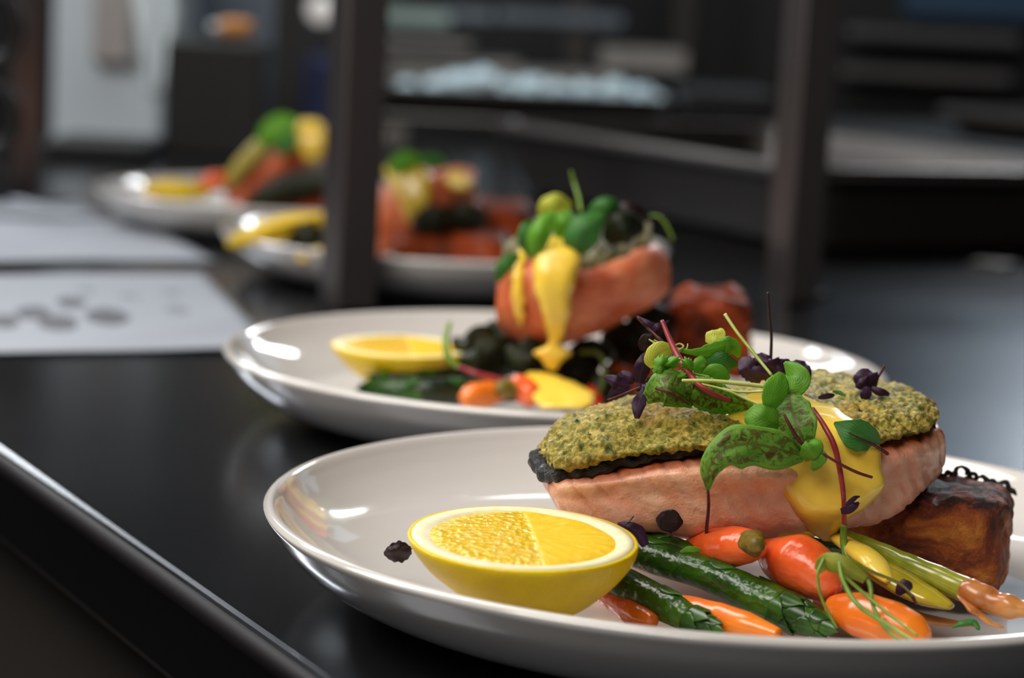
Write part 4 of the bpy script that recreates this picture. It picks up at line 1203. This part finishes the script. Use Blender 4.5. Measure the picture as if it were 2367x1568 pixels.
# ================================================================== plate 4
r4 = fillet_px('far blurred salmon fillet on the fourth plate, half hidden by the upright', simple_st([(520, 430, 475, 1.66), (570, 385, 462, 1.655), (630, 345, 420, 1.65), (700, 318, 388, 1.65), (770, 310, 370, 1.655), (830, 325, 375, 1.66)]))
sauce([(275, 690, 740, 1.64), (300, 684, 755, 1.632), (330, 690, 755, 1.628), (360, 700, 745, 1.63), (385, 712, 735, 1.635)], .008, r4, n=40, m_=20)
stem('crust_side', [(520, 430, 1.645), (560, 385, 1.64), (600, 345, 1.64), (640, 318, 1.645)], [14, 22, 24, 16], simple('pale_crumb', (150, 140, 50), (186, 170, 76), .5, 90), r4, n=30, seg=14)
GH4 = 'garnish on the fourth salmon'
o = leaf([(600, 330, 1.63), (625, 305, 1.628), (655, 290, 1.628), (690, 285, 1.63)], [10, 26, 28, 10], GREEN, None, 'herb_leaf', seed=100); lone(o, 'blurred green leaf left of the sauce on the fourth salmon', 'herb leaf', GH4)
o = leaf([(640, 350, 1.63), (660, 335, 1.628), (680, 318, 1.628), (695, 300, 1.63)], [8, 20, 20, 6], DGREEN, None, 'herb_leaf', seed=101); lone(o, 'blurred darker leaf under the green leaf of the fourth salmon', 'herb leaf', GH4)
o = leaf([(745, 350, 1.64), (760, 330, 1.638), (770, 305, 1.638), (775, 285, 1.64)], [6, 18, 18, 6], DGREEN, None, 'herb_leaf', seed=102); lone(o, 'blurred leaf between the fourth salmon sauce and the upright', 'herb leaf', GH4)
lw = empty('lemon_half', at(400, 460, 1.64), 'far blurred lemon piece on the left of the fourth plate', 'lemon half', 'lemon halves on the plates')
stem('rind', [(335, 440, 1.64), (380, 440, 1.63), (430, 442, 1.63), (480, 446, 1.64)], [12, 24, 22, 12], RIND, lw, n=30, seg=16)
stem('pulp', [(350, 428, 1.63), (400, 428, 1.625), (450, 434, 1.63)], [5, 10, 6], PULP, lw, n=20, seg=12)
carrot([(465, 430, 1.645), (490, 420, 1.64), (530, 415, 1.645)], [12, 24, 16], CARROT, 'blurred orange carrot right of the far lemon piece', grp='carrots on the fourth plate')
p4 = empty('potato_block', at(720, 480, 1.66), 'far dark red potato block in front of the fourth salmon', 'potato', 'potato blocks on the plates')
cc = [at(560, 492, 1.61), at(820, 496, 1.61), at(830, 480, 1.67), at(565, 480, 1.67), at(570, 446, 1.61), at(815, 445, 1.61), at(820, 430, 1.67), at(570, 430, 1.67)]
block_px('baked_block', cc, POT2, p4, .003, n=16)
o = leaf([(575, 470, 1.60), (630, 445, 1.60), (700, 425, 1.60), (775, 415, 1.60)], [12, 26, 34, 20], DARKG, None, 'wilted_leaf', cup=.5, seed=104); lone(o, 'dark leaf shape filling the shaded hollow under the fourth salmon', 'leaf')  # dark sheet put in for the shade of the hollow

# ================================================================== papers
def paper(u0, u1, v0, v1, z, mat, label, seed=0, curl=0.0):
    V = []
    n, m_ = 30, 24
    for i in range(n):
        for j in range(m_):
            a, b = i / (n - 1), j / (m_ - 1)
            zz = z + 0.0016 * (noise.noise(Vector((a * 3, b * 3, seed))) + 1) + curl * a * a
            V.append(tp(u0 + (u1 - u0) * b, v0 + (v1 - v0) * a, zz))
    o = mesh('paper_sheet', V, grid_faces(n, m_), mat, None, solid=0.00015)
    return tag(o, label, 'paper', 'order sheets on the counter')
def quad_paper(P, mat, label, seed=0, name='paper_sheet'):
    V = []
    n, m_ = 30, 24
    for i in range(n):
        for j in range(m_):
            a, b = i / (n - 1), j / (m_ - 1)
            p = P[0].lerp(P[1], b).lerp(P[3].lerp(P[2], b), a)
            p = p + Vector((0, 0, 0.0008 * (noise.noise(Vector((a * 3, b * 3, seed))) + 1)))
            V.append(p)
    o = mesh(name, V, grid_faces(n, m_), mat, None, solid=0.00015, uvs=[(j / 23, i / 29) for i in range(n) for j in range(m_)])
    return tag(o, label, 'paper', 'order sheets on the counter')
z_ = 0.0008
quad_paper([atz(-160, 822, z_), atz(640, 808, z_), atz(470, 634, z_), atz(-160, 640, z_)], PAPER2, 'printed white sheet with dark blots, left of the second plate', 1)
quad_paper([atz(-160, 606, z_), atz(500, 606, z_), atz(330, 512, z_), atz(-160, 508, z_)], PAPER2, 'white sheet in the middle, left of the third plate', 2)
quad_paper([atz(-160, 500, z_), atz(250, 505, z_), atz(160, 462, z_), atz(-160, 458, z_)], PAPER2, 'far white sheet beside the fourth plate and the left upright', 3)
blobs = [(5, 748, 30, 14), (68, 730, 40, 14), (125, 755, 44, 15), (155, 706, 34, 13), (240, 742, 50, 17), (190, 675, 22, 8), (405, 725, 28, 10), (290, 690, 26, 6), (390, 680, 24, 7)]
INK = simple('printer_ink', (58, 60, 64), (80, 82, 86), .6)
for i, (a, b, w, h) in enumerate(blobs):
    pass

# ink blots as one printed pattern inside the first sheet's own material
x = M('blotted_sheet')
sep = x.n('SeparateXYZ'); x.l(x.tc.outputs['UV'], sep.inputs[0])
def blot(cu, cv, ru, rv):
    a = x.math('DIVIDE', x.math('SUBTRACT', sep.outputs[0], cu), ru)
    b = x.math('DIVIDE', x.math('SUBTRACT', sep.outputs[1], cv), rv)
    d = x.math('ADD', x.math('MULTIPLY', a, a), x.math('MULTIPLY', b, b))
    return x.math('LESS_THAN', x.math('ADD', d, x.math('MULTIPLY', x.noise(60, 3), 0.8)), 1.4)
acc = None
for (a, b, w, h) in blobs:
    t_ = (815 - b) / 178
    cu = (a + 160) / (800 - 170 * t_); ru = w / 700; rv = h / 178 * 1.1
    fct = blot(cu, t_ * 0.93, ru, rv)
    fct = x.math('MULTIPLY', fct, 0.8 if h > 12 else 0.35)
    acc = fct if acc is None else x.math('MAXIMUM', acc, fct)
x.base(x.mix(acc, (160, 166, 176), (46, 46, 50))).set(rough=.6)
bpy.data.objects['paper_sheet'].data.materials[0] = x.m


# ================================================================== pans and back benches
def pan(u0, u1, v0, v1, z0, z1, mat, label, cat='steel pan', name='steel_pan', lip=0.012, taper=0.012, wall=0.0015, grp=None, frame=tp, rc=0.03):
    def ring(off, z, r):
        pts = []
        a0, a1, b0, b1 = u0 + off, u1 - off, v0 + off, v1 - off
        for cx, cy, st in ((a1 - r, b1 - r, 0), (a0 + r, b1 - r, 1), (a0 + r, b0 + r, 2), (a1 - r, b0 + r, 3)):
            for k in range(8):
                a = (st + k / 7) * pi / 2
                pts.append(frame(cx + r * cos(a), cy + r * sin(a), z))
        return pts
    rings = [ring(lip + taper + rc * .6, z0 + wall, rc * .5), ring(lip + taper + 0.004, z0 + 0.004, rc), ring(lip + 0.002, z1 - 0.003, rc), ring(lip, z1, rc), ring(0.0015, z1, rc + lip * .6), ring(0, z1 - 0.003, rc + lip * .6), ring(0.001, z1 - 0.006, rc + lip * .6),
             ring(lip - wall, z1 - 0.006, rc), ring(lip + taper + .002, z0 + 0.004, rc), ring(lip + taper + rc * .6, z0, rc * .5)]
    v = [p for r in rings for p in r]
    f = grid_faces(len(rings), 32, True)
    f.append(tuple(range(31, -1, -1)))
    f.append(tuple(range(len(v) - 32, len(v))))
    o = mesh(name, v, f, mat, None, smooth=True)
    rim_pts = ring(lip * .45, z1 - 0.0045, rc + lip * .3)
    rv = []
    n_ = len(rim_pts)
    for i in range(n_):
        d_ = (rim_pts[(i + 1) % n_] - rim_pts[i - 1]).normalized()
        a_ = d_.cross(Vector((0, 0, 1))).normalized()
        for j in range(12):
            th = 2 * pi * j / 12
            rv.append(rim_pts[i] + a_ * cos(th) * lip * .42 + Vector((0, 0, sin(th) * 0.0052)))
    rf = [(i * 12 + j, i * 12 + (j + 1) % 12, ((i + 1) % n_) * 12 + (j + 1) % 12, ((i + 1) % n_) * 12 + j) for i in range(n_) for j in range(12)]
    mesh('rolled_rim', rv, rf, RIMM, o)
    md = o.modifiers.new('split', 'EDGE_SPLIT'); md.split_angle = math.radians(40)
    return tag(o, label, cat, grp)


GP = 'steel pans behind the plates'
RIMM = simple('bright_rim_steel', (98, 93, 90), (106, 100, 96), .35, 20, metal=.3)
pan(0.757, 1.082, 0.872, 1.40, 0.0, 0.065, PANM, 'large rectangular steel pan on the counter right behind the right upright', grp=GP)

# second bench beyond, parallel to the counter
bb = empty('back_bench', tp(1.9, 1.9, -0.9), 'dark steel back bench parallel to the counter, carrying pans and tubs', 'bench', rz=TANG)
v, f = boxv(1.56, 2.3, 0.6, 2.2, 0.0, 0.03, tp)
mesh('worktop', v, f, CHAR, bb, smooth=False, bevel=.003)
nv, nf_, nu = tube_data([tp(1.56, .6, .012), tp(1.56, 1.4, .012), tp(1.56, 2.2, .012)], [0.014, 0.014], 30, 14)
mesh('edge_nosing', nv, nf_, RIMM, bb)
v, f = boxv(1.62, 2.25, 0.65, 2.15, -0.40, -0.001, tp)
mesh('apron_panel', v, f, CHAR, bb, smooth=False)
for uu in (1.64, 2.18):
    for vv in (0.7, 2.08):
        v, f = boxv(uu, uu + .05, vv, vv + .05, -0.90, -0.40, tp)
        mesh('leg', v, f, DSTEEL, bb, smooth=False)
pan(1.66, 2.0, 1.35, 1.90, 0.03, 0.065, PANM, 'shallow steel pan on the back bench at the far right', grp=GP)
v, f = boxv(1.66, 2.19, 2.55, 3.05, 0.031, 0.075, tp)


def boxpx(name, x0, y0, x1, y1, Y, dep, mat, label, cat, grp=None, bev=0.004, base=None):
    a = at(x0, y0, Y); b = at(x1, y1, Y)
    zb = b.z if base is None else base
    v, f = boxv(a.x, b.x, Y, Y + dep, zb, a.z)
    o = mesh(name, v, f, mat, None, smooth=False, bevel=bev)
    return tag(o, label, cat, grp)


# far prep table carrying the cluttered trays (middle of the picture)
ft = empty('prep_table', (-0.02, 3.25, -0.9), 'low dark prep table in the blurred middle distance under the shiny trays', 'table')
zt = at(1200, 278, 3.0).z
v, f = boxv(-0.25, 0.205, 3.0, 3.5, zt - 0.012, zt)
mesh('tabletop', v, f, DSTEEL, ft, smooth=False, bevel=.003)
for (a, b) in ((-0.18, 3.03), (0.165, 3.03), (-0.24, 3.46), (0.165, 3.46)):
    v, f = boxv(a, a + .03, b - .015, b + .015, -0.9, zt - .012)
    mesh('leg', v, f, STEEL, ft, smooth=False)
world = lambda x_, y_, z_=0: Vector((x_, y_, z_))
GT = 'steel trays stacked on the prep table'
pan(-0.23, 0.195, 3.02, 3.40, zt, zt + .035, PANM, 'lower shiny tray under the clear film packs', name='steel_tray', grp=GT, frame=world)
random.seed(11)
GF = 'film wrapped packs on the lower tray'
spots = [(940, 215, 26), (1005, 205, 30), (1060, 195, 40), (1110, 212, 46), (1165, 215, 34), (1230, 205, 38), (1290, 215, 34), (1350, 222, 34), (1420, 222, 38), (1480, 212, 34), (1520, 228, 24)]
words = ['leftmost', 'second from the left', 'third from the left', 'fourth from the left', 'fifth from the left', 'middle', 'fifth from the right', 'fourth from the right', 'third from the right', 'second from the right', 'rightmost']
for i, (a, b, r) in enumerate(spots):
    c_ = at(a, b + 20, 3.14)
    rr = r * 3.14 / F
    V = []
    for p_ in range(14):
        for q_ in range(20):
            th, ph = pi * p_ / 13, 2 * pi * q_ / 20
            d = Vector((sin(th) * cos(ph), sin(th) * sin(ph), cos(th) * .8))
            d *= rr * (1 + .35 * noise.noise(d * 3 + Vector((i * 5, 0, 0))))
            V.append(Vector((c_.x, c_.y, zt + .014 + rr * .9)) + d)
    o = mesh('film_wrapped_pack', V, grid_faces(14, 20, True), FOIL)
    tag(o, 'pale blue film wrapped pack, %s in the far tray row' % words[i], 'food pack', GF)
bk = boxpx('black_tub', 1585, 205, 1785, 280, 2.9, .25, BLACK, 'low black tub behind the right upright, right of the film packs', 'tub')
v, f = boxv(bk.location.x - .03, bk.location.x + .05, 2.91, 2.99, -0.9, bk.location.z)
tag(mesh('tub_stand', v, f, CHAR, None, smooth=False), 'dark stand under the low black tub', 'stand')

SHELFM = simple('pale_warm_steel', (150, 144, 138), (168, 160, 152), .4, 8, metal=.3)
# wall shelves further back with pans
sh = empty('wall_shelf', (0, 4.2, 0.0), 'dark steel shelving with pale edges across the blurred far kitchen', 'shelving')
for (x0, y0, x1, y1, Y, mt) in ((880, 133, 1200, 160, 4.0, SHELFM), (880, 92, 1085, 116, 4.0, SHELFM), (1395, 112, 1585, 170, 4.0, SHELFM), (900, 172, 1440, 180, 3.9, SHELFM), (1150, 22, 1440, 62, 4.3, GREYB), (880, 20, 1040, 60, 4.3, simple('pale_green_panel', (150, 170, 160), (160, 178, 168), .4, 5)), (1040, 20, 1140, 50, 4.3, GREYB)):
    a = at(x0, y0, Y); b = at(x1, y1, Y)
    v, f = boxv(a.x, b.x, Y, Y + .3, b.z, a.z)
    mesh('shelf_board', v, f, mt, sh, smooth=False, bevel=.002)
for xx in (905, 1360, 1610):
    a = at(xx, -400, 4.33)
    v, f = boxv(a.x - .02, a.x + .02, 4.33, 4.37, -0.9, 0.9)
    mesh('shelf_post', v, f, DSTEEL, sh, smooth=False)

BARM = simple('dull_bar_steel', (84, 80, 77), (92, 88, 84), .45, 8, metal=.3)
# far right: oven bank with bars
ov = empty('oven_bank', (1.0, 3.9, -0.9), 'dark steel ovens with pale horizontal bars at the far right', 'oven')
a = at(1600, -100, 4.5); b = at(2700, 330, 4.5)
v, f = boxv(a.x, b.x, 4.5, 5.1, -0.9, 1.0); mesh('cabinet', v, f, CHAR, ov, smooth=False)
for (x0, y0, x1, y1) in ((1960, 60, 2367, 115), (1945, 150, 2345, 205)):
    a = at(x0, y0, 4.4); b = at(x1, y1, 4.4)
    v, f = boxv(a.x, b.x, 4.4, 4.499, b.z, a.z); mesh('handle_bar', v, f, BARM, ov, smooth=False, bevel=.02)
a = at(2100, -60, 4.45); b = at(2500, 55, 4.45)
v, f = boxv(a.x, b.x, 4.45, 4.499, b.z, a.z); mesh('mesh_panel', v, f, BLUEM, ov, smooth=False)

# left side background
GL = None
cab = empty('white_cabinet', (-0.62, 3.3, -0.9), 'pale grey white cabinet in the blurred far left with a beige door panel', 'cabinet')
a = at(125, -80, 3.3); b = at(372, 315, 3.3)
v, f = boxv(a.x, b.x, 3.3, 3.65, -0.9, 0.35); mesh('body', v, f, WHITE, cab, smooth=False, bevel=.01)
a = at(215, -80, 3.28); b = at(305, 150, 3.28)
v, f = boxv(a.x, b.x, 3.28, 3.299, b.z, .33); mesh('door_panel', v, f, BEIGE, cab, smooth=False, bevel=.006)
# white cloth hanging, tapered
V = []
for i in range(16):
    for j in range(12):
        t, s_ = i / 15, j / 11
        xl = 300 + 45 * t; xr = 372 + 40 * (1 - abs(t - .35) * 1.4)
        yy = -60 + 280 * t
        V.append(at(xl + (xr - xl) * s_, yy, 3.18 + .012 * sin(s_ * 12 + t * 2)))
o = mesh('hanging_cloth', V, grid_faces(16, 12), simple('white_cloth', (205, 212, 212), (214, 220, 220), .8, 30), None, solid=.004)
tag(o, 'white cloth hanging in front of the pale cabinet, beside the dark tub', 'cloth')
bx = boxpx('black_tray_box', 100, 322, 338, 402, 2.25, .12, BLACK, 'low black box on the counter left of the fourth plate, before the pale cabinet', 'box', base=0.0005)
bx = boxpx('dark_bain_marie', 383, 92, 600, 345, 2.4, .15, CHAR, 'tall dark square container standing behind the fourth plate', 'container', base=0.0)
top = at(500, 92, 2.4).z
jar = empty('orange_bottle', (at(545, 90, 2.46).x, 2.46, top), 'small orange item lying on the tall dark container', 'bottle')
a = at(545, 80, 2.46)
v, f, uv = tube_data([Vector((a.x - .016, 2.46, top + .011)), Vector((a.x, 2.46, top + .011)), Vector((a.x + .016, 2.46, top + .011))], [.009, .011, .009], 14, 14)
mesh('body', v, f, ORANGE, jar)
v, f, uv = tube_data([Vector((a.x - .027, 2.46, top + .010)), Vector((a.x - .021, 2.46, top + .010)), Vector((a.x - .0165, 2.46, top + .010))], [.006, .007, .006], 8, 12)
mesh('cap', v, f, WHITE, jar)
bg = boxpx('grey_steel_cupboard', 395, -60, 640, 70, 3.8, .4, GREYB, 'blue grey steel cupboard high behind the tall dark container', 'cupboard', base=-0.9)
pz = empty('dark_column', (at(668, 0, 2.75).x, 2.76, -0.9), 'dark square column in the blur just left of the near upright', 'column')
v, f = boxv(at(637, 0, 2.75).x, at(703, 0, 2.75).x, 2.75, 2.78, -0.9, 1.0); mesh('shaft', v, f, CHAR, pz, smooth=False)
v, f = boxv(at(706, 0, 3.6).x, at(800, 0, 3.6).x, 3.6, 3.9, -0.9, at(740, 130, 3.6).z)
o = mesh('navy_bin', v, f, BLUEP, None, smooth=False, bevel=.01); tag(o, 'navy blue bin between the dark column and the near upright', 'bin')
lamp = empty('round_lamp', at(742, 22, 3.7), 'small round pale lamp glowing above the navy bin', 'lamp')
c_ = at(742, 22, 3.7)
V = []
for p_ in range(14):
    for q_ in range(20):
        th, ph = pi * p_ / 13, 2 * pi * q_ / 20
        V.append(c_ + Vector((sin(th) * cos(ph), sin(th) * sin(ph), cos(th))) * .022)
lm = M('warm_lamp_glow'); lm.base((200, 196, 190)); lm.b.inputs['Emission Color'].default_value = (1, .94, .88, 1); lm.b.inputs['Emission Strength'].default_value = 0.4
mesh('globe', V, grid_faces(14, 20, True), lm.m, lamp)
v, f = boxv(c_.x - .008, c_.x + .008, 3.7, 3.72, c_.z + .018, 0.9)
mesh('bracket', v, f, CHAR, lamp, smooth=False)

# coiled black cable hanging on the left upright, tied along it by its own tail
cb = empty('coiled_cable', tp(.27, 1.27, .05), 'thick black coiled cable hanging on the left edge beside the far upright', 'cable')
for k, (yc, r) in enumerate(((60, 85), (270, 78), (425, 50))):
    ring = [at(-28 + r * .85 * cos(a * pi / 6), yc + r * sin(a * pi / 6), 1.80) for a in range(13)]
    v, f, uv = tube_data(ring, [.0055, .0055], 50, 12, False)
    mesh('coil', v, f, BLACK, cb)
v, f, uv = tube_data([at(48, -160, 1.80), at(20, 20, 1.80), at(12, 180, 1.80), at(16, 350, 1.80), at(10, 430, 1.80)], [.004, .004], 40, 10)
mesh('cable_tail', v, f, BLACK, cb)
